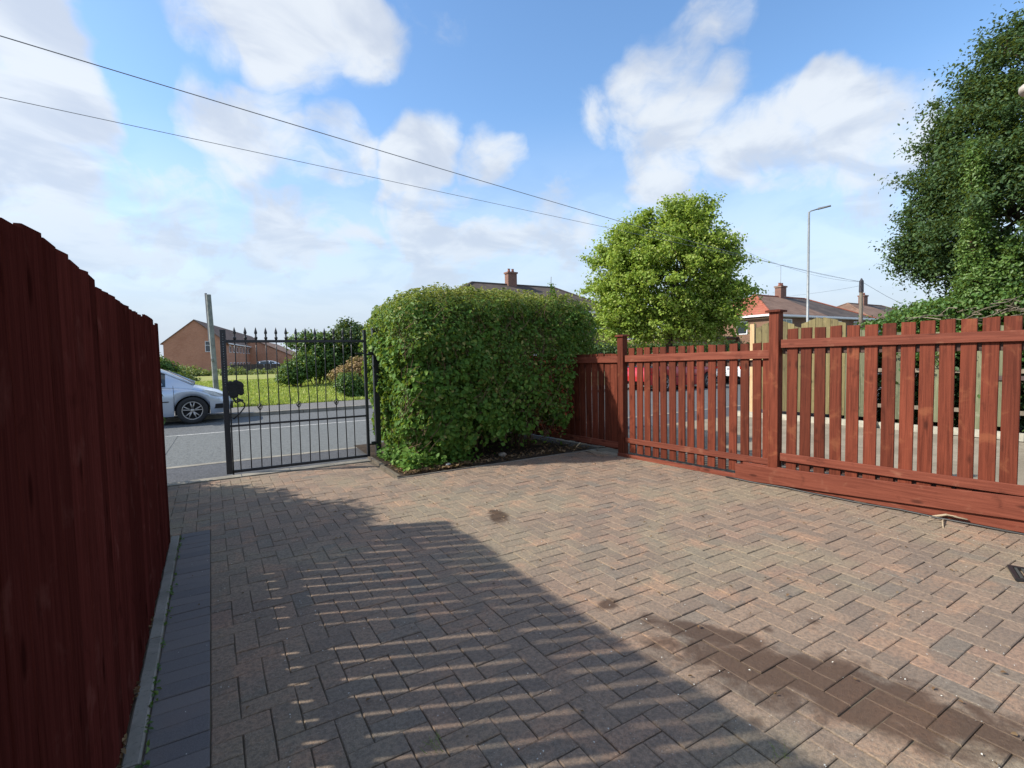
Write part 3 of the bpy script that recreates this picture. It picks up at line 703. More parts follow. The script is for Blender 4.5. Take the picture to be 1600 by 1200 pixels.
# ------------------------------------------------------------------ the hedge
hd = thing('hedge', 'big square clipped privet hedge with ivy at its foot between gate and red picket fence', 'hedge', (3.3, 6.9, 0))
HC = np.array([3.60, 6.97, 1.15]); HR = np.array([1.60, 1.22, 1.15])
def hedge_pts(n, seed, depth):
    r = np.random.default_rng(seed)
    out = []; nrm = []
    need = n
    while need > 0:
        m_ = need*3+1000
        # sample on the faces of a rounded box
        d = r.uniform(-1, 1, (m_, 3)); ax = r.choice(3, m_, p=[.26, .40, .34]); sg = np.sign(r.uniform(-1, 1, m_)); sg[sg == 0] = 1
        d[np.arange(m_), ax] = sg
        p4 = (np.abs(d)**6).sum(1)**(1/6); q = d/p4[:, None]        # superellipsoid
        g = np.sign(q)*np.abs(q)**5/HR; g /= np.linalg.norm(g, axis=1)[:, None]
        base = HC + q*HR
        disp = .085*wav(base, 3, 1.1) + .05*wav(base, 4, 3.2) + .075*wav(base, 6, 5.0)
        rr = r.random(m_)**1.7*depth
        p = base + g*(disp - rr + .02)[:, None]
        keep = p[:, 2] > .02
        # bare stems low on the right part of the front
        u = np.clip((p[:, 0]-2.55)/.55, 0, 1); cut = u*(.40+.11*np.sin(p[:, 0]*5)+.10*np.sin(p[:, 0]*11+1))
        keep &= ~((p[:, 2] < cut) & (p[:, 1] < 7.1) & (r.random(m_) < .97))
        # back face thinned
        p[:, 0] += np.where(p[:, 0] < 3.0, .10*np.clip((1.7-p[:, 2])/1.0, 0, 1), 0)
        hole = wav(p, 8, 2.3) + .5*wav(p, 10, 5.0); keep &= ~((hole > .62) & (r.random(m_) < .75) & (rr < .2))
        keep &= ~((wav(p, 13, 6.5) > .42) & (r.random(m_) < .8) & (rr < .16))
        # keep the face clear of fence on the right below its top
        keep &= ~((p[:, 0] > 4.52) & (p[:, 2] < 1.40))
        out.append(p[keep]); nrm.append(g[keep]); need -= keep.sum()
    return np.concatenate(out)[:n], np.concatenate(nrm)[:n]
P, G = hedge_pts(118000, 11, .5)
G2 = G + np.array([0, 0, .35])
lower = (P[:, 2] < 1.45 + .3*np.sin(P[:, 0]*3)) & (P[:, 0] < 3.6)
V, Fq = leaves(P, G2, np.where(lower, .056, .043)*RNG.choice([.7, 1., 1.35], len(P)), .55, .3, .3, .55)
tipv = np.clip((P[:, 2]-2.0)/.3, 0, 1)*RNG.uniform(0, .75, len(P)); tipv = np.where(RNG.random(len(P)) < .04, .8, tipv)
me = fastmesh('foliage', V-np.array([3.3, 6.9, 0]), Fq, HEDGE, np.repeat(tipv, 6))
tag(link('foliage', me, hd), kind='stuff')
# ivy: broader leaves low on the left and front
r = np.random.default_rng(21)
P, G = hedge_pts(26000, 12, .10)
sel = (P[:, 2] < 1.5 + .35*np.sin(P[:, 0]*4+1)) & ((P[:, 0] < 3.1+.3*np.sin(P[:, 2]*4)) | ((P[:, 0] > 3.2) & (P[:, 2] < 1.15) & (r.random(len(P)) < .5)))
P = P[sel]; G = G[sel]
V, Fq = leaves(P+G*.01, G*1.0+np.array([0, 0, .35]), .066, .85, .25, 1.0, .6)
me = fastmesh('ivy', V-np.array([3.3, 6.9, 0]), Fq, IVY); tag(link('ivy', me, hd), kind='stuff')
# ivy spilling on to the ground at the bed's left corner
n_ = 520; pp = np.stack([1.95+RNG.random(n_)**1.3*1.0, 5.66+RNG.random(n_)*.35, .03+RNG.random(n_)**2*.28], 1); pp[:, 1] += .08; pp[:, 2] *= np.clip((pp[:, 1]-5.6)*4, .15, 1)
V, Fq = leaves(pp, np.tile([-.2, -.4, 1.], (n_, 1)), .06, .8, .2, .3, .45); tag(link('ground_ivy', fastmesh('ground_ivy', V-np.array([3.3, 6.9, 0]), Fq, IVY), hd), kind='stuff')
n_ = 500; pp = np.stack([1.93+RNG.random(n_)*.3, 5.7+RNG.random(n_)*1.3, .03+RNG.random(n_)**2*.2], 1)
V, Fq = leaves(pp, np.tile([-.4, -.2, 1.], (n_, 1)), .055, .8, .2, .3, .45); tag(link('ground_ivy', fastmesh('ground_ivy', V-np.array([3.3, 6.9, 0]), Fq, IVY), hd), kind='stuff')
# upright new shoots on the top
pts = []; nn = []
for i in range(420):
    a = HC + np.array([RNG.uniform(-1.15, 1.15), RNG.uniform(-1.0, .9), HR[2]-.05]); edge = max(abs(a[0]-HC[0])/1.42, abs(a[1]-HC[1])/1.18); a[2] -= .22*edge**6
    h = RNG.uniform(.04, .13); lean = RNG.normal(0, .25, 2)
    for t in np.linspace(0, 1, 7): pts.append(a+np.array([lean[0]*h*t, lean[1]*h*t, h*t])+RNG.normal(0, .008, 3)); nn.append([0, 0, 1])
V, Fq = leaves(np.array(pts), np.array(nn, float), .04, .5, .3, -1.5, .7)
me = fastmesh('new_shoots', V-np.array([3.3, 6.9, 0]), Fq, HEDGE, np.full(len(V), .55)); tag(link('new_shoots', me, hd), kind='stuff')
for (tx, ty, hh) in ((4.45, 6.15, .20), (4.55, 6.3, .16), (4.3, 6.0, .28)):
    b = MB(); b.tube([(tx-3.3, ty-6.9, 2.1), (tx-3.28, ty-6.9, 2.25+hh)], .004, 4); b.build('shoot_stem', TWIG, hd)
    n_ = 60; t = RNG.random(n_); pp = np.stack([tx+.02*t+RNG.normal(0, .03, n_), ty+RNG.normal(0, .03, n_), 2.16+hh*t], 1)
    V, Fq = leaves(pp, np.tile([0, 0, 1.], (n_, 1)), .045, .5, .3, 0, .7); tag(link('shoot', fastmesh('shoot', V-np.array([3.3, 6.9, 0]), Fq, IVY), hd), kind='stuff')
rs = random.Random(5)
for i in range(26):
    x = rs.uniform(2.3, 4.4); yy = rs.uniform(6.1, 7.6); b = MB()
    top = Vector((x+rs.uniform(-.3, .3)-3.3, yy+rs.uniform(-.35, .1)-6.9, rs.uniform(1.0, 1.7)))
    a = Vector((x-3.3, yy-6.9, -.02)); mid = a.lerp(top, .5)+Vector((rs.uniform(-.08, .08), rs.uniform(-.08, .08), 0)); rr = rs.uniform(.010, .028)
    b.tube([a, mid, top], [rr, rr*.8, rr*.4], 7)
    for k in range(4):
        s_ = a.lerp(top, rs.uniform(.2, .9)); e = s_+Vector((rs.uniform(-.2, .2), rs.uniform(-.3, .15), rs.uniform(.1, .4))); b.tube([s_, s_.lerp(e, .5)+Vector((rs.uniform(-.03, .03), 0, 0)), e], [rr*.4, rr*.3, rr*.1], 5, cap=False)
    b.build('stem', TWIG, hd, smooth=True)
b = MB()
for i in range(1500):
    x = rs.uniform(1.98, 4.55); z = rs.uniform(.15, 2.0); yy = rs.uniform(5.76, 6.2) if rs.random() < .65 else rs.uniform(5.9, 7.8)
    if yy > 6.3 and rs.random() < .6: x = rs.uniform(2.1, 2.4); z = min(z, 1.7)
    if x < 2.3 or x > 4.3: z = min(z, 1.75); x = min(x, 4.4)
    s_ = Vector((x-3.3, yy-6.9, z)); e = s_+Vector((rs.uniform(-.16, .16), rs.uniform(-.12, .04), rs.uniform(-.05, .3)))
    b.tube([s_, s_.lerp(e, .5)+Vector((rs.uniform(-.03, .03), rs.uniform(-.03, .03), 0)), e], [.005, .0035, .002], 4, cap=False)
tag(b.build('twigs', TWIG, hd), kind='stuff')

# leaf litter in the bed and scattered on the paving
def litter(n, fn, size, mat, name, flat=.15):
    P = np.array([fn() for _ in range(n)]); V, Fq = leaves(P, np.tile([0, 0, 1.], (n, 1)), size, .6, .5, 0, flat)
    return tag(link(name, fastmesh(name, V, Fq, mat)), kind='stuff')
rl = random.Random(3)
def f1():
    if rl.random() < .6: return (rl.uniform(1.85, 2.75)+abs(rl.gauss(0, .05)), 5.62+abs(rl.gauss(0, .28)), .022+rl.random()*.02)
    return (rl.uniform(2.3, 4.7), 5.62+abs(rl.gauss(0, .25)), .02+rl.random()*.02)
litter(1300, f1, .04, DRY, 'leaf_litter', .3)
def f2():
    if rl.random() < .55: x, y = rl.uniform(.6, 4.8), 5.5-abs(rl.gauss(0, .8))
    else: x, y = rl.uniform(-.2, 5.0), rl.uniform(.3, 5.4)
    return (x, y, .006+rl.random()*.004)
litter(420, f2, .020, DRY, 'dry_leaf_bits', .25)
def f3(): return (rl.uniform(-.2, 5.0), rl.uniform(.3, 4.6), .007)
litter(620, f3, .0075, simple('pale_petal', (.6, .6, .55), .8), 'pale_petals', .2)
def f4(): return (-.262+rl.gauss(0, .008), rl.uniform(.6, 4.7), .010)
litter(160, f4, .022, SHRUB, 'weed_sprigs', .8)
def f5(): return (-.325+rl.gauss(0, .006), rl.choice([1.85, 1.95, 2.15, 2.5, 3.1])+rl.gauss(0, .06), .03+rl.random()*.02)
litter(60, f5, .03, DRY, 'fence_foot_leaves', .8)
# small tufts of weed in joints
def tuft(x, y, lab, n=26, h=.035):
    P = np.array([[x+rl.gauss(0, .02), y+rl.gauss(0, .02), .01] for _ in range(n)]); V = []; 
    for p in P:
        a = rl.uniform(0, 6.3); V += [p, p+np.array([.003, 0, 0]), p+np.array([cos(a)*h*.7, sin(a)*h*.7, h*rl.uniform(.4, 1)])]
    F3 = np.arange(len(V)).reshape(-1, 3)
    tag(link('weed_tuft', fastmesh('weed_tuft', np.array(V)-np.array([x, y, 0]), F3, SHRUBP), None, (x, y, 0)), lab, 'weed')
tuft(*gp(678, 1168)[:2], 'small pale green weed in the front of the drive')
tuft(*gp(1222, 1186)[:2], 'tiny weed tuft beside the dark wet patch on the drive')
# stone and twigs in the bed
def rock(name, loc, s, lab, col, seed):
    import bmesh
    bm = bmesh.new(); bmesh.ops.create_icosphere(bm, subdivisions=2, radius=1); rr = random.Random(seed)
    for v in bm.verts:
        v.co.x *= s[0]*(1+rr.uniform(-.15, .15)); v.co.y *= s[1]*(1+rr.uniform(-.15, .15)); v.co.z *= s[2]*(1+rr.uniform(-.15, .15))
    me = bpy.data.meshes.new(name); bm.to_mesh(me); bm.free(); me.materials.append(col)
    return tag(link(name, me, None, loc), lab, 'stone')
g = gp(785, 716); rock('stone', (g.x, g.y, .05), (.06, .05, .035), 'pale broken stone lying on the dark soil under the hedge', simple('pale_stone', (.20, .17, .13), .9, nscale=20, var=.3), 2)
g = gp(700, 728, .02); rock('stone', (g.x, g.y, .03), (.05, .035, .025), 'small pale stone at the front edge of the planting bed', simple('light_stone', (.4, .42, .40), .9), 4)
def twig(p, q, r_, lab, mat=PALE, bow=.02):
    p = Vector(p); q = Vector(q); b = MB(); m_ = p.lerp(q, .5)+Vector((bow, bow, bow)); b.tube([Vector((0, 0, 0)), m_-p, q-p], [r_, r_*.9, r_*.5], 6)
    d = (q-p)*.3; b.tube([m_-p, m_-p+Vector((d.y, -d.x, .01))+d], [r_*.6, r_*.3], 5)
    return tag(b.build('twig', mat, None, p, smooth=True), lab, 'twig')
twig(gp(1452, 808), gp(1512, 812, .03), .011, 'bleached dry twig lying against the kick board', simple('bleached_wood', (.34, .27, .18), .8))
twig(gp(1478, 812), gp(1474, 826), .007, 'short stub of dry twig pointing out from the kick board', simple('bleached_wood2', (.34, .27, .18), .8))
twig(gp(895, 706), gp(910, 688, .05), .008, 'pale twig lying where the hedge bed meets the fence', bow=.01)
twig(gp(912, 704), gp(932, 712, .02), .006, 'thin pale twig at the foot of the far fence panel', GREYT, bow=.01)
twig(gp(935, 700, .02), gp(968, 704, .04), .007, 'grey curved twig beside the far fence post', GREYT, bow=.03)
# gully at the right edge
g = gp(1622, 905); gl = thing('drain_gully', 'black plastic drain gully set in the paving at the right edge', 'drain', (g.x, g.y, 0), .4)
b = MB(); R_ = .115
b.add([(-R_, -R_, .006), (R_, -R_, .006), (R_, R_, .006), (-R_, R_, .006), (-R_, -R_, .022), (R_, -R_, .022), (R_, R_, .022), (-R_, R_, .022),
 (-R_+.02, -R_+.02, .022), (R_-.02, -R_+.02, .022), (R_-.02, R_-.02, .022), (-R_+.02, R_-.02, .022), (-R_+.02, -R_+.02, .008), (R_-.02, -R_+.02, .008), (R_-.02, R_-.02, .008), (-R_+.02, R_-.02, .008)],
 [(0,1,5,4),(1,2,6,5),(2,3,7,6),(3,0,4,7),(4,5,9,8),(5,6,10,9),(6,7,11,10),(7,4,8,11),(8,9,13,12),(9,10,14,13),(10,11,15,14),(11,8,12,15)])
b.build('frame', simple('gully_plastic', (.015, .015, .016), .5), gl)
b = MB()
for i in range(6): b.box(-.09, .09, -.085+i*.032, -.072+i*.032, .009, .019)
b.build('grate', simple('gully_grate', (.05, .055, .05), .6), gl)

# ------------------------------------------------------------------ cars
def make_car(name, label, paint, loc, rz=0, group=None, L=4.25):
    car = thing(name, label, 'car', loc, rz, group)
    # x runs forward (front bumper at +L/2)
    hx = L/2; fwx = hx-.86; rwx = -hx+.78; wr = .325; ar = .375
    def interp(x, tab):
        for (a, va), (c, vc) in zip(tab[:-1], tab[1:]):
            if a <= x <= c: t = (x-a)/(c-a); t = t*t*(3-2*t)*.5+t*.5; return va+(vc-va)*t
        return tab[0][1] if x < tab[0][0] else tab[-1][1]
    belt = [(-hx, .62), (-hx+.06, .90), (-hx+.5, .985), (-.2, .955), (hx-1.35, .915), (hx-.9, .86), (hx-.4, .745), (hx-.12, .62), (hx, .50)]
    crown = [(-hx, .64), (-hx+.06, .93), (-hx+.5, 1.02), (-.2, .99), (hx-1.25, .985), (hx-.8, .92), (hx-.35, .80), (hx-.10, .66), (hx, .52)]
    width = [(-hx, .60), (-hx+.08, .76), (-hx+.5, .85), (0, .875), (hx-1.0, .865), (hx-.55, .80), (hx-.2, .66), (hx, .42)]
    low = [(-hx, .40), (-hx+.1, .26), (0, .20), (hx-.12, .22), (hx, .36)]
    xs = sorted(set([-hx+L*i/44 for i in range(45)] + [c+ar*cos(a) for c in (fwx, rwx) for a in np.linspace(0, pi, 15)]))
    b = MB(); rings = []
    for x in xs:
        zb = interp(x, low)
        for c in (fwx, rwx):
            if abs(x-c) < ar: zb = max(zb, .31+sqrt(max(0, ar*ar-(x-c)**2)))
        w = interp(x, width); zt = interp(x, belt); zc = interp(x, crown)
        zb = min(zb, zt-.04); f_ = lambda t: zb+(zt-zb)*t
        prof = [(w*.93, zb), (w*.985, f_(.3)), (w, f_(.6)), (w*.985, f_(.86)), (w*.93, zt), (w*.80, zt+(zc-zt)*.6), (w*.45, zt+(zc-zt)*.92), (0, zc)]
        full = [(x, -y_, z_) for y_, z_ in prof] + [(x, y_, z_) for y_, z_ in prof[-2::-1]]
        rings.append(full)
    n = len(rings[0]); vs = [p for r_ in rings for p in r_]; fs = []
    for i in range(len(rings)-1):
        for k_ in range(n-1): fs.append((i*n+k_, (i+1)*n+k_, (i+1)*n+k_+1, i*n+k_+1))
    fs += [tuple(range(n)), tuple(range((len(rings)-1)*n+n-1, (len(rings)-1)*n-1, -1))]
    b.add(vs, fs); b.build('body', paint, car, smooth=True)
    # glasshouse
    roofz = [(-hx+.12, .96), (-hx+.45, 1.34), (-hx+.9, 1.45), (-.15, 1.49), (.35, 1.44), (.75, 1.28), (hx-.82, .965)]
    gx_ = [-hx+.12, -hx+.3, -hx+.45, -hx+.7, -hx+.95, -.6, -.15, .2, .45, .75, 1.0, hx-.82]
    rw_ = [(-hx+.12, .70), (-hx+.6, .62), (-.2, .60), (.5, .61), (hx-.82, .70)]
    def ring(x, s=1.0, dz=0):
        zb = interp(x, belt)-.02; zt = max(interp(x, roofz)+dz, zb+.005); wb = interp(x, width)*.935; wt = interp(x, rw_)
        tt = min(1, (zt-zb)/.5); wt = wb+(wt-wb)*tt
        pr = [(wb*s, zb), (wb+(wt-wb)*.5+.012, zb+(zt-zb)*.5), (wt*s, zt-.045*tt), (wt*.86, zt-.008), (wt*.4, zt+.012*tt), (0, zt+.016*tt)]
        return [(x, -y_, z_) for y_, z_ in pr]+[(x, y_, z_) for y_, z_ in pr[-2::-1]]
    rings = [ring(x) for x in gx_]; n = len(rings[0]); b = MB(); g_ = MB(); 
    for i in range(len(rings)-1):
        for k_ in range(n-1):
            q = [rings[i][k_], rings[i+1][k_], rings[i+1][k_+1], rings[i][k_+1]]
            side = k_ in (0, 1, n-2, n-3); front = i >= 8; rear = i <= 1
            (g_ if ((side and i < 9) or ((front or rear) and not side)) else b).add(q, [(0, 1, 2, 3)])
    b.merge().build('roof', paint, car, smooth=True); g_.merge().build('windows', simple('car_glass', (.02, .03, .035), .06, 0, .9), car, smooth=True)
    # pillars and sills
    b = MB()
    for sgn in (-1, 1):
        def edge(x, k_, o=.008):
            p = ring(x)[k_ if sgn < 0 else n-1-k_]; return (p[0], p[1]+(-o if p[1] < 0 else o), p[2]+.004)
        b.tube([edge(x, 2, .0) for x in gx_[1:]], .030, 6)
        b.tube([edge(.02, 0), edge(.0, 1), edge(-.05, 2)], .032, 6)
        b.tube([edge(-hx+.75, 0), edge(-hx+.72, 1), edge(-hx+.68, 2)], .045, 6)
        b.tube([edge(x, 0, .0) for x in gx_], .016, 6)
    b.build('pillar', paint, car, smooth=True)
    tyre = simple('tyre_rubber', (.02, .02, .021), .8); rim = simple('alloy', (.42, .40, .38), .35, .8); dark = simple('wheel_dark', (.012, .012, .013), .9)
    for wx in (fwx, rwx):
        b = MB(); b.box(wx-.36, wx+.36, -.70, .70, .22, .66); b.build('wheel_well', dark, car)
        for sgn in (-1, 1):
            T = Matrix.Translation((wx, sgn*.765, wr)) @ Matrix.Rotation(-sgn*pi/2, 4, 'X')
            b = MB(); b.lathe([(.20, -.09), (.30, -.10), (wr, -.075), (wr, .065), (.305, .088), (.225, .085), (.215, .05), (.215, -.05), (.20, -.09)], 36, T, False); wh = b.build('wheel', tyre, car, smooth=True)
            b = MB(); b.lathe([(.222, .082), (.215, .088), (.200, .078), (.197, .04)], 30, T, False); b.lathe([(.05, .02), (.05, .07), (.03, .078)], 14, T)
            for q in range(5):
                a = q*2*pi/5+.3
                for off in (-.14, .14):
                    c_, s__ = cos(a+off*.5), sin(a+off*.5); c2, s2 = cos(a+off*1.5), sin(a+off*1.5)
                    p0 = T @ Vector((c_*.04, s__*.04, .062)); p1 = T @ Vector((c2*.205, s2*.205, .070)); b.tube([p0, p1], [.020, .015], 6)
            b.build('rim', rim, wh, smooth=True)
            b = MB(); b.lathe([(.205, .0), (.2, .028), (.05, .03), (.02, .03)], 24, T); b.build('brake_disc', dark, wh)
    for sgn in (-1, 1):
        b = MB(); ys = sgn
        pl = [(hx-.62, .80, .80, .755), (hx-.45, .775, .72, .755), (hx-.27, .70, .66, .62), (hx-.20, .62, .60, .52)]
        b.add([(hx-.66, ys*.800, .842), (hx-.42, ys*.775, .775), (hx-.17, ys*.645, .672), (hx-.19, ys*.62, .600), (hx-.40, ys*.765, .672), (hx-.60, ys*.815, .775), (hx-.45, ys*.60, .812), (hx-.25, ys*.50, .740)],
              [(0, 5, 4, 1), (1, 4, 3, 2), (0, 1, 6), (1, 2, 7, 6)])
        b.build('headlight', simple('headlight_lens', (.62, .66, .68), .12, 0, .9), car, smooth=False)
        b = MB(); b.box(-hx+.0, -hx+.12, min(ys*.58, ys*.80), max(ys*.58, ys*.80), .72, .93); b.build('tail_light', simple('red_lens', (.5, .01, .01), .2), car)
        b = MB(); b.lathe([(.02, -.09), (.07, -.07), (.085, 0), (.07, .06), (.02, .08)], 10, Matrix.Translation((.62, ys*.99, .985)) @ Matrix.Rotation(pi/2, 4, 'X')); b.tube([(.66, ys*.86, .95), (.64, ys*.97, .97)], .02, 6); b.build('wing_mirror', paint, car, smooth=True)
        b = MB(); b.box(-.95, .05, min(ys*.872, ys*.886), max(ys*.872, ys*.886), .555, .575); b.box(.1, .80, min(ys*.868, ys*.884), max(ys*.868, ys*.884), .555, .575); b.build('rubbing_strip', dark, car)
        b = MB()
        for xx in (.9, -.02, -.98): b.tube([(xx, ys*.868, .30), (xx+.01, ys*.884, .62), (xx+.0, ys*.858, .94)], .0035, 4)
        b.build('door_seam', dark, car)
    b = MB(); b.box(hx-.12, hx+.012, -.46, .46, .30, .48); b.box(hx-.07, hx-.01, -.30, .30, .52, .58); b.box(hx-.42, hx-.17, -.725, .725, .34, .45); b.build('grille', dark, car)
    b = MB(); b.box(hx+.013, hx+.022, -.26, .26, .37, .47); b.build('number_plate', WHITE, car)
    return car
SILV = Mat('silver_car_paint'); SILV.set((.50, .57, .68), .28, .55, .6); SILV.b.inputs['Coat Weight'].default_value = .7
REDP = Mat('red_car_paint'); REDP.set((.42, .012, .016), .3, .1, .6); REDP.b.inputs['Coat Weight'].default_value = .7
WHP = Mat('white_car_paint'); WHP.set((.62, .64, .66), .3, 0, .6)
# front wheel seen at px (301,639): x=-.42 at y=14.3
make_car('parked_car', 'silver hatchback parked at the far kerb behind the iron gate', SILV.m, (-.42-1.265, 14.30+.86-.02, -.10))
make_car('parked_car', 'red car parked across the street seen through the picket gaps', REDP.m, (16.5, 14.4, -.10))
make_car('parked_car', 'white car parked across the street beside the red car', WHP.m, (22.3, 14.4, -.10))
g = at(425, 577, 88); make_car('parked_car', 'distant silver car parked before the brick terrace', SILV.m, (g.x, g.y+2, 0.0), -.3)

# ------------------------------------------------------------------ buildings
def window(parent, x, z, w, h, face_y, sgn=-1, mats=(None, None), rows=1, cols=2, curtain=None):
    """window in the plane y=face_y, facing sgn*Y of the parent frame"""
    fr = MB(); t = .07; y0, y1 = sorted((face_y+sgn*.01, face_y+sgn*.06))
    fr.box(x-w/2, x+w/2, y0, y1, z, z+t); fr.box(x-w/2, x+w/2, y0, y1, z+h-t, z+h); fr.box(x-w/2, x-w/2+t, y0, y1, z+t, z+h-t); fr.box(x+w/2-t, x+w/2, y0, y1, z+t, z+h-t)
    for c_ in range(1, cols): xx = x-w/2+w*c_/cols; fr.box(xx-t/2, xx+t/2, y0, y1, z+t, z+h-t)
    if rows > 1: fr.box(x-w/2+t, x+w/2-t, y0+.005, y1-.005, z+h*.62-t/2, z+h*.62+t/2)
    f_ = fr.build('window', WHITE, parent)
    p = MB(); yp = face_y+sgn*.02; p.add([(x-w/2+.02, yp, z+.02), (x+w/2-.02, yp, z+.02), (x+w/2-.02, yp, z+h-.02), (x-w/2+.02, yp, z+h-.02)], [(0, 1, 2, 3) if sgn < 0 else (3, 2, 1, 0)])
    p.build('pane', curtain or GLASS, f_)
CURT = simple('net_curtain', (.30, .38, .38), .7)
WB1 = far_brick('house_brick', (.17, .088, .056), (.23, .12, .076)); WB2 = far_brick('terrace_brick', (.46, .19, .11), (.55, .25, .15), (.5, .36, .26))
RF1 = roof_mat('brown_tiles', (.17, .105, .075), (.24, .155, .115)); RF2 = roof_mat('dark_tiles', (.075, .060, .054), (.12, .096, .082)); RF3 = roof_mat('red_tiles', (.28, .085, .05), (.37, .125, .08))
CHB = far_brick('chimney_brick', (.16, .075, .06), (.22, .10, .075))
def chimney(parent, x, y, z0, z1, w=.9, d=.6):
    b = MB(); b.box(x-w/2, x+w/2, y-d/2, y+d/2, z0, z1); b.box(x-w/2-.07, x+w/2+.07, y-d/2-.07, y+d/2+.07, z1, z1+.14); c_ = b.build('chimney', CHB, parent)
    for i in range(2):
        b = MB(); b.lathe([(.13, 0), (.15, .05), (.11, .12), (.10, .26), (.13, .30)], 10); b.build('chimney_pot', simple('terracotta_pot', (.25, .09, .06), .8), c_, (x-w*.22+i*w*.44, y, z1+.14))
def semi(name, label, x0, x1, y0, y1, ze, zr, hip, rl_, group, roofs, zb=-.1, chim=()):
    cx, cy = (x0+x1)/2, (y0+y1)/2; h = thing(name, label, 'house', (cx, cy, zb), 0, group)
    X0, X1, Y0_, Y1 = x0-cx, x1-cx, y0-cy, y1-cy; ze -= zb; zr -= zb; ov = .35
    b = MB(); b.box(X0, X1, Y0_, Y1, -.3, ze); b.build('wall', WB1, h)
    A = [(X0-ov, Y0_-ov, ze-.05), (X1+ov, Y0_-ov, ze-.05), (X1+ov, Y1+ov, ze-.05), (X0-ov, Y1+ov, ze-.05), (rl_[0]-cx, 0, zr), (rl_[1]-cx, 0, zr), (0, 0, zr), (0, Y0_-ov, ze-.05), (0, Y1+ov, ze-.05)]
    b = MB(); b.add([A[i] for i in (0, 7, 6, 4)], [(0, 1, 2, 3)]); b.add([A[i] for i in (3, 0, 4)], [(0, 1, 2)], 1); b.add([A[i] for i in (8, 3, 4, 6)], [(0, 1, 2, 3)])
    b.merge().build('roof', [roofs[0], roofs[1]], h)
    b = MB(); b.add([A[i] for i in (7, 1, 5, 6)], [(0, 1, 2, 3)]); b.add([A[i] for i in (1, 2, 5)], [(0, 1, 2)]); b.add([A[i] for i in (2, 8, 6, 5)], [(0, 1, 2, 3)]); rf_ = b.merge().build('roof', roofs[2], h)
    b = MB(); rr = .10
    for a_, c_ in ((0, 4), (1, 5), (2, 5), (3, 4), (4, 5)): b.tube([A[a_], A[c_]], rr, 6)
    b.build('ridge_tiles', roofs[1] if roofs[1] is RF3 else roofs[0], h)
    b = MB(); zz_ = ze-.07
    b.box(X0-ov-.1, X1+ov+.1, Y0_-ov-.12, Y0_-ov, zz_-.16, zz_+.0); b.box(X0-ov-.12, X0-ov, Y0_-ov, Y1+ov, zz_-.16, zz_); b.box(X1+ov, X1+ov+.12, Y0_-ov, Y1+ov, zz_-.16, zz_)
    b.box(X0-ov, X1+ov, Y0_-ov+.01, Y0_, zz_-.2, zz_-.17)
    b.build('gutter', WHITE, h)
    W_ = X1-X0
    for fx, ww in ((.14, 1.7), (.36, 1.1), (.64, 1.1), (.86, 1.7)):
        window(h, X0+W_*fx, ze-1.55, ww, 1.15, Y0_, -1, rows=2, cols=2, curtain=CURT if fx < .3 else GLASS)
        window(h, X0+W_*fx, .9, ww, 1.2, Y0_, -1, rows=2, cols=2)
    window(h, X0+W_*.5, ze-1.5, .8, 1.0, Y0_, -1)
    for fx in (.44, .56):
        b = MB(); b.box(X0+W_*fx-.45, X0+W_*fx+.45, Y0_-.05, Y0_-.005, 0, 2.05); d_ = b.build('door', simple('door_paint', (.5, .5, .5), .5), h)
        b = MB(); b.box(X0+W_*fx+.3, X0+W_*fx+.36, Y0_-.09, Y0_-.052, 1.0, 1.1); b.build('handle', GALV, d_)
    # end wall windows (left)
    for yy in (-1.6, 1.6):
        f_ = MB(); f_.box(X0-.05, X0-.01, yy-.5, yy+.5, ze-1.6, ze-.5); fo = f_.build('window', WHITE, h); p = MB(); p.box(X0-.06, X0-.052, yy-.42, yy+.42, ze-1.52, ze-.58); p.build('pane', GLASS, fo)
    for c_ in chim: chimney(h, c_[0]-cx, c_[1]-cy, zr-.9, c_[2]-zb)
    b = MB()
    for xx in (X0+.6, X1-.6): b.tube([(xx, Y0_-.08, 0), (xx, Y0_-.08, ze-.2)], .045, 6)
    b.build('downpipe', simple('grey_pipe', (.1, .1, .1), .5), h)
    return h
zr1 = at(800, 440, 43).z; ze1 = at(925, 487, 45.5).z
cz = at(805, 425, 44).z
H1 = semi('house', 'large brick semi detached house with dark hipped roof rising behind the clipped hedge', 15, 32.3, 34.3, 42.7, ze1, zr1, 4, (19.4, 28.0), 'semi detached houses across the street', (RF2, RF2, RF2), chim=((23.3, 38.5, cz),))
zr2 = at(1186, 460, 51).z; ze2 = at(1200, 490, 46).z
H2 = semi('house', 'brick semi detached house with red tiled hip end right of the maple tree', 38.9, 55.6, 24.0, 32, ze2, zr2, 4, (43.2, 51.3), 'semi detached houses across the street', (RF1, RF3, RF2), chim=((47.2, 28, at(1218, 448, 54).z),))
zr3 = at(1330, 471, 66).z; ze3 = at(1345, 495, 59).z
H3 = semi('house', 'farthest brick house with brown hipped roof behind the telegraph pole', 53.6+4.5, 70+4.5, 24.2+.8, 32.2+.8, ze3, zr3, 4, (62.0, 70.0), 'semi detached houses across the street', (RF1, RF1, RF2), chim=((65.5, 29, at(1342, 462, 70).z),))
# aerial on the second house
b = MB(); b.tube([(0, 0, 0), (0, 0, 2.1)], .02, 5); b.tube([(-.5, 0, 2.0), (.5, 0, 2.2)], .012, 4)
for i in range(7): b.tube([(-.45+i*.15, -.2, 2.01+i*.03), (-.45+i*.15, .2, 2.01+i*.03)], .008, 4)
b.build('aerial', GALV, H2, (47.2-(38.9+55.6)/2, 0, zr2+.1+.9))

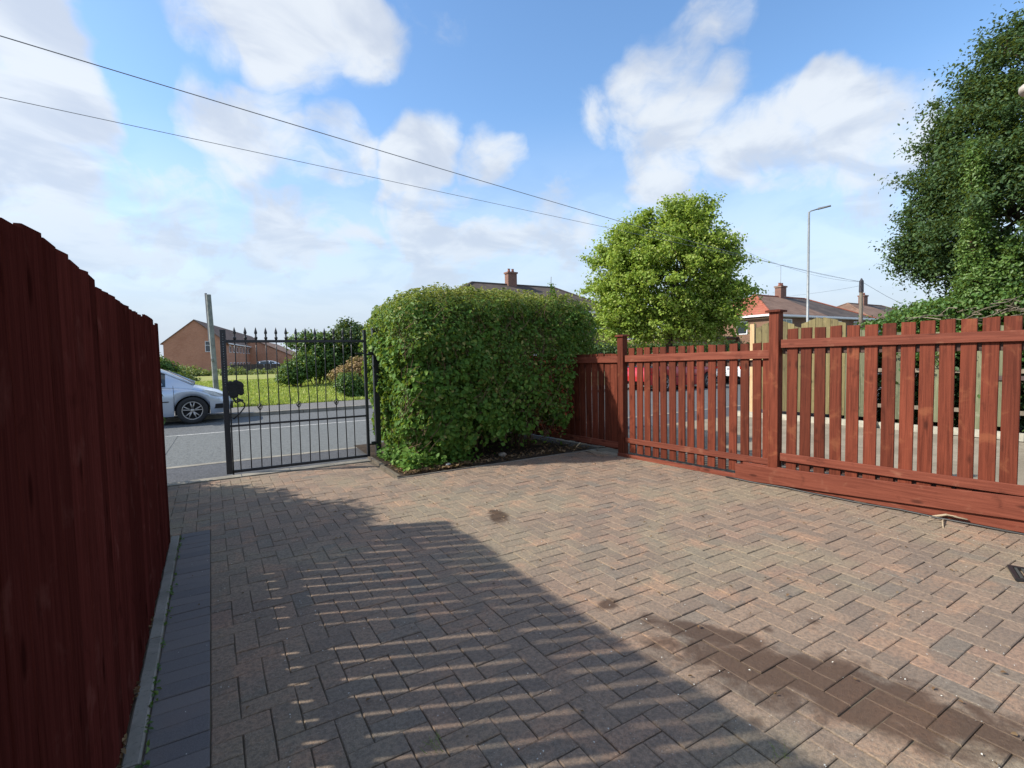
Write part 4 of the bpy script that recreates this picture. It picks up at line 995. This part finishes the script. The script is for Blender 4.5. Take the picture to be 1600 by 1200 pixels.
def terrace(name, label, G, az, hw, L, ze, zr, zb, wins, group='red brick terraces beyond the green'):
    """gable end at G, ridge running along azimuth az (from +Y towards +X)"""
    t = thing(name, label, 'house', (G[0], G[1], zb), -az, group); ze -= zb; zr -= zb
    b = MB(); b.add([(-hw, 0, 0), (hw, 0, 0), (hw, 0, ze), (0, 0, zr-.08), (-hw, 0, ze), (-hw, L, 0), (hw, L, 0), (hw, L, ze), (0, L, zr-.08), (-hw, L, ze)],
        [(0, 1, 2, 3, 4), (1, 6, 7, 2), (5, 0, 4, 9), (6, 5, 9, 8, 7)]); b.build('wall', WB2, t)
    for s in (-1, 1):
        b = MB(); o_ = .35; k_ = (zr-ze)/hw
        p = [(0, -.18, zr), (s*(hw+o_), -.18, ze-o_*k_), (s*(hw+o_), L+.2, ze-o_*k_), (0, L+.2, zr)]; q = [(x, y, z-.13) for x, y, z in p]
        b.add(p+q, [(0, 1, 2, 3), (7, 6, 5, 4), (0, 4, 5, 1), (1, 5, 6, 2), (2, 6, 7, 3)] if s < 0 else [(3, 2, 1, 0), (4, 5, 6, 7), (1, 5, 4, 0), (2, 6, 5, 1), (3, 7, 6, 2)]); b.build('roof', RF1, t)
    b = MB(); b.box(hw+.33, hw+.47, 0, L, ze-.42, ze-.24); b.build('gutter', WHITE, t)
    for k_ in range(wins):
        yy = 2.0+k_*3.4
        for zz_ in (ze-1.75, .95):
            f_ = MB(); f_.box(hw+.01, hw+.07, yy, yy+1.9, zz_, zz_+1.15); fo = f_.build('window', WHITE, t)
            p = MB(); p.box(hw+.071, hw+.076, yy+.12, yy+.88, zz_+.1, zz_+1.05); p.box(hw+.071, hw+.076, yy+1.02, yy+1.78, zz_+.1, zz_+1.05); p.build('pane', GLASS, fo)
    return t
T1 = terrace('terraced_house', 'long red brick terrace with its blank gable end facing the green left of the gate', (-1.93, 95.2), radians(11.3), 4.4, 62, 4.75, 8.34, -.8, 14)
window(T1, 2.05, 3.9, 1.35, 1.75, 0, -1, rows=2, cols=1)
g2 = at(418, 536, 150); g2 = at(397, 531, 118); g2e = at(458, 560, 115); T2 = terrace('terraced_house', 'second brick terrace seen farther off through the gate bars', (g2.x, g2.y), radians(14), 8.8, 30, g2e.z, g2.z, -.8, 5)
g3 = at(478, 545, 165); T3 = terrace('terraced_house', 'small brick gable farthest off, just left of the roadside bushes', (g3.x+1, g3.y), radians(20), 6.5, 25, g3.z-4.2, g3.z+.4, -.8, 4)
g4 = at(1100, 560, 44); gar = thing('garage', 'low brick garage with white door half hidden behind the maple tree', 'garage', (g4.x, g4.y, -.1))
b = MB(); b.box(-5.0, 5.5, 0, 5, 0, 2.7); b.build('wall', WB1, gar)
b = MB(); b.add([(-5.3, -.3, 2.65), (5.8, -.3, 2.65), (5.8, 5.3, 3.1), (-5.3, 5.3, 3.1), (-5.3, -.3, 2.8), (5.8, -.3, 2.8), (5.8, 5.3, 3.25), (-5.3, 5.3, 3.25)], [(3,2,1,0),(4,5,6,7),(0,1,5,4),(1,2,6,5),(2,3,7,6),(3,0,4,7)]); b.build('roof', RF2, gar)
b = MB(); b.box(1.6, 3.0, -.06, -.01, 0, 2.1); b.build('door', WHITE, gar)
# low dark garden fence before the terrace
g0 = at(360, 578, 84); b0 = thing('garden_fence', 'low dark garden fence in front of the brick terrace', 'fence', (g0.x, g0.y, 0))
GF = simple('dark_fence_wood', (.07, .06, .05), .9, nscale=5, var=.3)
for i in range(14):
    b = MB(); b.box(i*.9, i*.9+.86, i*.05, i*.05+.04, .1-.6, 1.0); b.build('panel', GF, b0)

# ------------------------------------------------------------------ neighbour's olive fence
nf = thing('panel_fence', 'weathered greenish arched panel fence across the neighbouring drive', 'fence', (10.55, 6.95, 0), atan2(-1, .1))
# local X runs towards the viewer's right (world -Y)
def arch(u, w): return .20*(1-(2*u/w-1)**2)
for pnl in range(5):
    X0 = .12+pnl*1.92
    for i in range(13):
        u = .07+i*.138; h = 1.90+.8*arch(u % .90, .90)
        if pnl >= 1: h = 1.66+.12*random.random()
        if pnl >= 1 and i % 4 == 3: continue
        bb = MB(); bb.plank(h-.1, .134 if pnl < 2 else random.uniform(.11, .132), .015, .003, skew=(.02 if (u % .9) < .4 else -.02) if pnl < 1 else 0); bb.build('board', OLIVEB if pnl < 1 else OLIVE, nf, (X0+u, .0, .08))
    for z in (.28, .95, 1.55):
        bb = MB(); bb.box(X0, X0+1.78, .010, .045, z, z+.07); bb.build('rail', GREYT if pnl else OLIVE, nf)
    bb = MB(); bb.box(X0+.0, X0+1.78, -.04, -.012, .84, .91); 
    if pnl > 1: bb.build('front_rail', simple('dark_rail_wood', (.075, .05, .045), .8, nscale=12, var=.3), nf)
    bb = MB(); bb.plank(2.0 if pnl == 0 else 1.62, .10, .10, .004); bb.build('post', PALE if pnl == 0 else OLIVE, nf, (X0-.06, .0, 0))

# ------------------------------------------------------------------ trees
def crown(root, ells, n, per, rad, size, mat, seed, lump=.2, lsc=.6, shell=.45, aspect=.7, jit=.8):
    P, G = lumpy(ells, n, seed, shell, lump, lsc); Q, M = clumped(P, G, per, rad, seed+1)
    V, Fq = leaves(Q, M, size, aspect, .25, .5, jit); base = np.array(root.location)
    return tag(link('crown', fastmesh('crown', V-base, Fq, mat), root), kind='stuff')
def spray_crown(root, ells, n, per, rad, size, mat, seed, lump=.2, lsc=.6, shell=.45, aspect=.7, jit=.8, stretch=1.7):
    r = np.random.default_rng(seed+7); P, G = lumpy(ells, n, seed, shell, lump, lsc); m_ = len(P)
    R1 = rad*r.uniform(.5, 1.4, m_); dirs = G + r.normal(0, .35, (m_, 3)); dirs /= np.linalg.norm(dirs, axis=1)[:, None]
    Q = np.repeat(P, per, 0); Dd = np.repeat(dirs, per, 0); RR_ = np.repeat(R1, per)[:, None]
    o = np.clip(r.normal(0, .5, (m_*per, 3)), -.85, .85); o[:, 2] *= .55; al = np.clip(r.normal(0, .45, (m_*per, 1)), -1, .8)*stretch
    off = (o + Dd*al)*RR_; V, Fq = leaves(Q+off, np.array([0, 0, .8])+Dd*.3+o*.5, size, aspect, .25, .5, jit)
    b = MB()
    for i in range(0, m_, max(1, m_//160)):
        p = Vector(P[i])-Vector(root.location); d = Vector(dirs[i])*R1[i]
        b.tube([p-d*1.8+Vector((0, 0, -.1)), p-d*.8, p+d*.1], [rad*.09, rad*.06, rad*.02], 4, cap=False)
    tag(b.build('twigs', BARK, root), kind='stuff')
    return tag(link('crown', fastmesh('crown', V-np.array(root.location), Fq, mat), root), kind='stuff')
# maple across the street, 26 m away
t1 = at(1045, 575, 26.0); T = thing('maple_tree', 'bright yellow green maple tree beyond the picket fence', 'tree', (t1.x, t1.y, 0))
ex = Vector((cos(YAW), -sin(YAW), 0)); ey = Vector((sin(YAW), cos(YAW), 0))
ppm = F/(26*cos(atan((1045-800)/F)))     # pixels per metre at the tree
def el(px, py, rpx, rpz, depth=1.0, dy=0.0, dist=26):
    p = at(px, py, dist) + ey*dy; return (p.x, p.y, p.z, rpx/ppm*depth, rpx/ppm*depth, rpz/ppm)
E1 = [el(1045, 440, 88, 80), el(975, 460, 52, 58, 1, -.6), el(1110, 440, 55, 62, 1, .4), el(1065, 370, 52, 50), el(990, 395, 48, 42), el(1100, 390, 42, 42),
      el(955, 395, 26, 26), el(1150, 398, 20, 18), el(1160, 452, 22, 14), el(940, 455, 30, 28), el(960, 505, 40, 32, 1, -.8), el(1030, 510, 60, 30), el(1115, 500, 45, 28), el(1108, 330, 16, 22), el(1070, 335, 25, 22),
      el(925, 412, 16, 12), el(1140, 480, 30, 20), el(1000, 355, 22, 18), el(975, 365, 14, 16)]
E1 = [(e[0]+(Vector(at(1045, 440, 26)).x-e[0])*.05, e[1]+(Vector(at(1045, 440, 26)).y-e[1])*.05, e[2], e[3]*.95, e[4]*.95, e[5]*.97) for e in E1]
spray_crown(T, E1, 1300, 95, .36, .13, MAPLE, 31, lump=.25, lsc=1.1, shell=.42)
rt = random.Random(8); L0 = Vector((0, 0, 0))
limb_tree(T, Vector((0, 0, -.1)), [Vector(e[:3])-Vector((t1.x, t1.y, 0)) for e in E1], .2, BARK, 3, trunk_top=Vector((.1, 0, 3.6)), sub=False)
# dark tree beyond neighbour's fence
t2 = at(1650, 500, 13.6); T = thing('dark_tree', 'tall dark green tree overhanging the right edge of the view', 'tree', (t2.x, t2.y, 0))
ppm = F/(13.6*cos(atan((1650-800)/F)))
def e2(px, py, rpx, rpz, dy=0.0): return el(px, py, rpx, rpz, 1, dy, 13.6)
E2 = [e2(1640, 330, 175, 150), e2(1640, 190, 120, 120), e2(1620, 110, 80, 80), e2(1565, 240, 90, 80), e2(1500, 300, 70, 60), e2(1500, 380, 75, 52), e2(1450, 370, 40, 34), e2(1450, 290, 36, 34), e2(1470, 220, 34, 32),
      e2(1500, 170, 32, 32), e2(1540, 115, 36, 38), e2(1575, 70, 24, 36), e2(1420, 345, 22, 14), e2(1425, 392, 26, 14), e2(1440, 410, 40, 22), e2(1480, 420, 50, 24), e2(1590, 430, 90, 50), e2(1660, 60, 60, 60), e2(1760, 250, 150, 200), e2(1740, 430, 140, 80)]
spray_crown(T, E2, 2300, 105, .25, .070, DARKT, 41, lump=.25, lsc=1.6, shell=.40, aspect=.5, stretch=1.35)
limb_tree(T, Vector((0, 0, -.1)), [Vector(e[:3])-Vector((t2.x, t2.y, 0)) for e in E2], .2, BARK, 4, trunk_top=Vector((0, .1, 4.2)), sub=False)
# climbing plants and undergrowth over the neighbour's fence
def shrub(name, label, cat, ells, n, per, rad, size, mat, seed, loc, stem=True, group=None, **k):
    T = thing(name, label, cat, loc, 0, group); crown(T, ells, n, per, rad, size, mat, seed, **k)
    if stem:
        b = MB(); rr = random.Random(seed)
        for i in range(9):
            e = random.choice(ells); q = Vector(e[:3])-Vector(loc); q += Vector((rr.uniform(-1, 1)*e[3]*.5, rr.uniform(-1, 1)*e[4]*.5, rr.uniform(-.2, .5)*e[5])); b.tube([(q.x*.3, q.y*.3, -.05), (q.x*.7, q.y*.7, q.z*.5), q], [.03, .02, .006], 5)
        b.build('stems', TWIG, T)
    return T
D_ = 12.0; ppm = F/(D_*cos(atan((1520-800)/F)))
def e3(px, py, rpx, rpz, dy=0.0): return el(px, py, rpx, rpz, 1, dy, D_)
lc = at(1522, 560, D_); lc.z = 0
shrub('climbing_plant', 'tall pale green climbing shoot standing in front of the dark tree', 'plant', [e3(1524, 268, 11, 40), e3(1526, 330, 14, 45), e3(1522, 390, 17, 45), e3(1528, 440, 26, 40), e3(1522, 235, 5, 18)], 1100, 9, .05, .055, CREEP, 51, lc, lump=.3, lsc=3, aspect=.5)
lc = at(1575, 560, D_); lc.z = 0
shrub('climbing_plant', 'shorter pale green shoot right of the tall climbing one', 'plant', [e3(1576, 400, 9, 30), e3(1578, 440, 18, 34), e3(1575, 470, 30, 24)], 520, 9, .05, .055, CREEP, 52, lc, lump=.3, lsc=3)
lc = at(1560, 560, D_+.6); lc.z = 0
shrub('tangled_bush', 'tangle of green and bare stems piled above the pickets at right', 'bush', [e3(1480, 490, 36, 16, .3), e3(1540, 480, 55, 28, .3), e3(1610, 475, 60, 34, .3), e3(1440, 500, 30, 10), e3(1400, 505, 30, 10), e3(1365, 508, 18, 6), e3(1690, 480, 60, 40), e3(1500, 540, 90, 40, .3), e3(1600, 540, 80, 40, .3)], 2600, 8, .07, .065, SHRUB, 53, lc, lump=.35, lsc=2.2)
lc = Vector((11.6, 1.8, 0))
shrub('boundary_hedge', 'dark dense hedge growing close behind the weathered greenish fence', 'hedge', [(11.6+.1*sin(y_), y_, .75, .52, .55, .85) for y_ in np.arange(-1.8, 5.6, .55)], 5200, 8, .09, .085, DARKT, 75, lc, False, lump=.2, lsc=1.5)
b = MB(); rr = random.Random(77)
for i in range(45):
    px = rr.uniform(1470, 1640); p = at(px, 488+rr.uniform(-8, 12)-(8 if px > 1560 else 0), D_-.55)
    p += Vector((rr.uniform(-.2, .2), rr.uniform(-.2, .2), 0)); q = p+Vector((rr.uniform(-.4, .4), rr.uniform(-.5, .5), rr.uniform(-.1, .12)))
    b.tube([p, p.lerp(q, .5)+Vector((0, 0, rr.uniform(-.05, .08))), q], [.010, .008, .003], 5, cap=False)
tag(b.build('brushwood', GREYT), 'bare grey brushwood lying along the top of the tangled bush', 'brushwood', kind='stuff')
D_ = 30.0; ppm = F/(D_*cos(atan((1430-800)/F)))
lc = at(1440, 560, D_); lc.z = 0
shrub('round_bush', 'low green bush on the skyline between far house and dark tree', 'bush', [e3(1425, 495, 32, 22), e3(1465, 490, 35, 22), e3(1520, 495, 45, 28), e3(1440, 530, 60, 30)], 1500, 9, .16, .14, SHRUB, 54, lc, lump=.25, lsc=.8)
# bushes across the road behind the gate
D_ = 30.0; ppm = F/(D_*cos(atan((520-800)/F)))
lc = at(500, 600, D_); lc.z = 0
shrub('tall_bush', 'dark green tree like bush rising highest behind the right half of the gate', 'bush', [e3(548, 528, 30, 20), e3(565, 538, 30, 24), e3(536, 548, 30, 26), e3(590, 545, 34, 30), e3(540, 508, 11, 9), e3(575, 560, 34, 30)], 1700, 10, .17, .15, DARKT, 61, lc, lump=.28, lsc=.8)
shrub('leafy_bush', 'mid green bush behind the middle of the gate', 'bush', [e3(500, 542, 26, 18), e3(505, 555, 30, 20), e3(480, 530, 16, 9), e3(505, 531, 18, 12), e3(462, 536, 10, 6), e3(520, 565, 30, 26), e3(490, 568, 26, 20)], 1700, 10, .17, .15, SHRUB, 62, at(498, 600, D_)+Vector((0, 0, -at(498, 600, D_).z)), lump=.28, lsc=.8)
D_ = 28.5; lc = at(465, 600, D_); lc.z = 0
shrub('dark_bush', 'round bush with shaded hollow at the far edge of the grass', 'bush', [e3(462, 580, 18, 18), e3(474, 572, 16, 18), e3(452, 588, 14, 12)], 800, 9, .12, .13, SHRUB, 63, lc, lump=.28, lsc=1.1)
D_ = 22; ppm = F/(D_*cos(atan((555-800)/F))); lc = at(565, 600, D_); lc.z = 0
shrub('dead_plants', 'mound of brown dead stalks on the verge beside the gate hinge', 'plant', [e3(548, 584, 28, 13), e3(570, 576, 28, 18), e3(590, 590, 30, 24)], 1500, 8, .09, .10, DEAD, 64, lc, lump=.3, lsc=1.6)
D_ = 19.3; ppm = F/(D_*cos(atan((545-800)/F))); lc = at(547, 605, D_); lc.z = 0
shrub('small_shrub', 'small dark shrub by the far pavement seen through the gate', 'bush', [e3(545, 598, 17, 14), e3(556, 606, 16, 14), e3(536, 602, 11, 9)], 700, 9, .08, .085, SHRUB, 65, lc, lump=.3, lsc=2)
# overgrown strip in front of the terrace
D_ = 62; ppm = F/(D_*cos(atan((350-800)/F))); lc = at(340, 590, D_); lc.z = 0
shrub('overgrown_strip', 'rough weedy growth along the foot of the brick terrace', 'plant', [e3(x, 590+4*sin(x), 20, 10+3*sin(x*1.3), sin(x)*1.0) for x in range(250, 460, 17)], 2400, 9, .25, .24, SHRUBP, 66, lc, False, lump=.3, lsc=.5)
lc = at(262, 590, 48); lc.z = 0; D_ = 48; ppm = F/(D_*cos(atan((262-800)/F)))
shrub('corner_bush', 'light green bush behind the silver car next to the fence end', 'bush', [e3(258, 578, 16, 14), e3(250, 585, 20, 16), e3(275, 590, 14, 8), e3(240, 575, 20, 22)], 800, 9, .2, .2, SHRUB, 67, lc, lump=.3, lsc=.7)
lc = at(285, 597, 44); lc.z = 0; D_ = 44; ppm = F/(D_*cos(atan((285-800)/F)))
shrub('dark_hedge', 'low dark hedge behind the bonnet of the silver car', 'hedge', [e3(285, 597, 22, 8), e3(265, 594, 20, 10)], 700, 9, .15, .16, DARKT, 68, lc, False, lump=.2, lsc=.8)
# neighbour's hedge behind the left fence; it shades the drive entrance
NE = [(-1.05, 5.35, .95, .50, .75, .88), (-1.10, 6.0, .75, .55, .8, .55), (-1.25, 4.9, 1.0, .6, .7, .86), (-1.2, 6.7, .4, .5, .6, .35)]
T = shrub('garden_bush', 'bush growing on the neighbouring side behind the dark red fence', 'bush', NE, 2600, 9, .06, .075, SHRUB, 69, Vector((-1.1, 5.6, 0)), shell=.7, lump=.12, lsc=2)
D_ = 31.0; ppm = F/(D_*cos(atan((1050-800)/F))); lc = at(1050, 560, D_); lc.z = 0
shrub('garden_hedge', 'dark garden hedge across the street beneath the maple crown', 'hedge', [e3(x, 552, 24, 16) for x in range(900, 1240, 22)], 2600, 9, .13, .13, DARKT, 72, lc, False, lump=.15, lsc=.8)
# grass on the green
n = 60000; gxx = RNG.uniform(-6, 13, n); gyy = 17.5+RNG.random(n)**1.5*26
h = RNG.uniform(.03, .09, n)*(1+.8*(wav(np.stack([gxx, gyy, gxx*0], 1), 9, .5) > .25)); a = RNG.uniform(0, 6.3, n); w = .02+.0012*gyy
p0 = np.stack([gxx, gyy, np.full(n, -.01)], 1); d = np.stack([np.cos(a)*w, np.sin(a)*w, a*0], 1)
V = np.stack([p0-d, p0+d, p0+np.stack([RNG.normal(0, .03, n), RNG.normal(0, .03, n), h], 1)], 1).reshape(-1, 3)
GR = leaf('grass_blade', ((.26, .35, .06), (.35, .42, .09), (.48, .46, .20)), .3, .7)
tag(link('grass', fastmesh('grass', V, np.arange(3*n).reshape(-1, 3), GR)), kind='stuff')

# ------------------------------------------------------------------ poles, lamp, wires
lp = at(1264, 331, 33); lamp = thing('street_lamp', 'tall thin grey street lamp with flat lantern beyond the fence', 'street lamp', (lp.x, lp.y, 0))
b = MB(); b.tube([(0, 0, -.1), (0, 0, 1.3), (0, 0, 1.35), (0, 0, lp.z)], [.10, .10, .075, .055], 12); b.build('column', GALV, lamp, smooth=True)
dr = (at(1286, 327, 33)-lp); dr.z = 0; dr.normalize()
b = MB(); b.tube([(0, 0, lp.z-.05), (dr.x*.08, dr.y*.08, lp.z+.03), (dr.x*.45, dr.y*.45, lp.z+.09)], .035, 8); b.build('arm', GALV, lamp, smooth=True)
sd = Vector((-dr.y, dr.x, 0)); b = MB(); c0 = Vector((dr.x*.42, dr.y*.42, lp.z+.05)); c1 = c0+dr*.62+Vector((0, 0, .09)); up = Vector((0, 0, .09))
b.add([c0-sd*.09, c0+sd*.09, c1+sd*.12, c1-sd*.12, c0-sd*.06+up, c0+sd*.06+up, c1+sd*.07+up*.6, c1-sd*.07+up*.6], [(0, 1, 2, 3), (7, 6, 5, 4), (0, 4, 5, 1), (1, 5, 6, 2), (2, 6, 7, 3), (3, 7, 4, 0)]); b.build('lantern', simple('lamp_grey', (.12, .13, .14), .5), lamp)
pl = at(1346, 441, 47); pole = thing('telegraph_pole', 'wooden telegraph pole with dark cap in front of the farthest house', 'pole', (pl.x, pl.y, 0))
b = MB(); b.tube([(0, 0, -.1), (0, 0, pl.z)], [.17, .12], 10); b.build('shaft', GREYT, pole, smooth=True)
b = MB(); b.tube([(0, 0, pl.z-.75), (0, 0, pl.z+.12)], [.165, .15], 10); b.tube([(0, 0, pl.z+.12), (0, 0, pl.z+.3)], [.12, .04], 8); b.build('cap_ring', simple('pole_black', (.03, .03, .04), .7), pole)
# roadside stub post behind the car
pb = gp(338, 610, -.0); pt = at(325.5, 458, hypot(pb.x, pb.y)); dv = pt-pb
st = thing('marker_post', 'pale grey leaning post standing on the verge behind the silver car', 'post', pb)
b = MB(); b.tube([(0, 0, -.1), dv*.62, dv*.985], [.125, .112, .105], 8); b.build('shaft', simple('weathered_concrete_post', (.20, .215, .22), .8, nscale=3, var=.3), st)
b = MB(); o_ = ex*-.13; b.tube([dv*.5+o_, dv+o_], [.05, .05], 4); b.build('conduit', simple('dark_conduit', (.10, .11, .14), .6), st)
b = MB(); b.tube([dv*.3+ex*.0-ey*.15, dv*.33-ey*.15], .05, 6); b.build('band', GALV, st)
CAB = simple('wire_black', (.19, .20, .22), .6)
def wire(px0, py0, dist0, P1, through, lab, rad=.012, n=40):
    """a cable in a vertical plane from a house bracket (near, up left) to P1; sag is set from a point it passes"""
    A_ = at(px0, py0, dist0); B_ = Vector(P1); best = None
    for sag in np.linspace(0, 6, 121):
        e = 0
        for t in np.linspace(.01, 1, 150):
            p = A_.lerp(B_, t); p.z -= 4*sag*t*(1-t); v = p-Vector((0, 0, CAMH)); dd = v.dot(fw)
            if dd < .1: continue
            X = 800+F*v.dot(RR)/dd; Y = 600-F*v.dot(UU)/dd
            if abs(X-through[0]) < 12: e = abs(Y-through[1]); break
        else: e = 999
        if best is None or e < best[0]: best = (e, sag)
    sag = best[1]; pts = []
    for t in np.linspace(-.12, 1, n): p = A_.lerp(B_, t); p.z -= 4*sag*t*(1-t); pts.append(p)
    b = MB(); b.tube(pts, [rad*(.7+.6*i/n) for i in range(n)], 5); o = b.build('overhead_wire', CAB, smooth=True); return tag(o, lab, 'wire', 'overhead wires')
top = Vector((pl.x, pl.y, pl.z+.05))
wire(0, 56, 7, top, (900, 326), 'upper black overhead wire sloping down from top left', .0075)
wire(0, 152, 9, top+Vector((-.1, 0, -.05)), (860, 318), 'lower thin overhead wire running below the upper one', .006)
wire(1165, 393, 30, top+Vector((0, .1, 0)), (1250, 420), 'faint wire reaching the telegraph pole from behind the maple', .007)
wire(1240, 462, 40, top+Vector((0, 0, -.3)), (1290, 457), 'faint wire rising from the red hipped house to the telegraph pole', .007)
b = MB(); q = at(1425, 482, 50); q0 = top; b.tube([q0, q0.lerp(q, .5)+Vector((0, 0, -.1)), q], .012, 5); tag(b.build('overhead_wire', CAB), 'short faint wire leading right from the telegraph pole', 'wire', 'overhead wires')
# security lamp on a bracket at the right edge
q = at(1606, 140, 3.4); sec = thing('security_light', 'cream floodlight poking in at the right edge before the dark tree', 'lamp', q, -.6)
b = MB(); b.lathe([(.012, -.02), (.026, -.018), (.034, 0), (.03, .012), (.012, .028)], 14, Matrix.Rotation(.5, 4, 'Y')); b.build('head', simple('cream_plastic', (.40, .36, .32), .5), sec, smooth=True)
b = MB(); b.tube([(0, 0, .03), (.10, -.05, .08), (.35, -.3, .06)], .018, 7); b.build('bracket', simple('cream_bracket', (.55, .5, .42), .5), sec, smooth=True)
b = MB(); b.tube([(.35, -.3, -3.0), (.35, -.3, .5)], .03, 8); b.build('stand', GALV, sec, smooth=True)
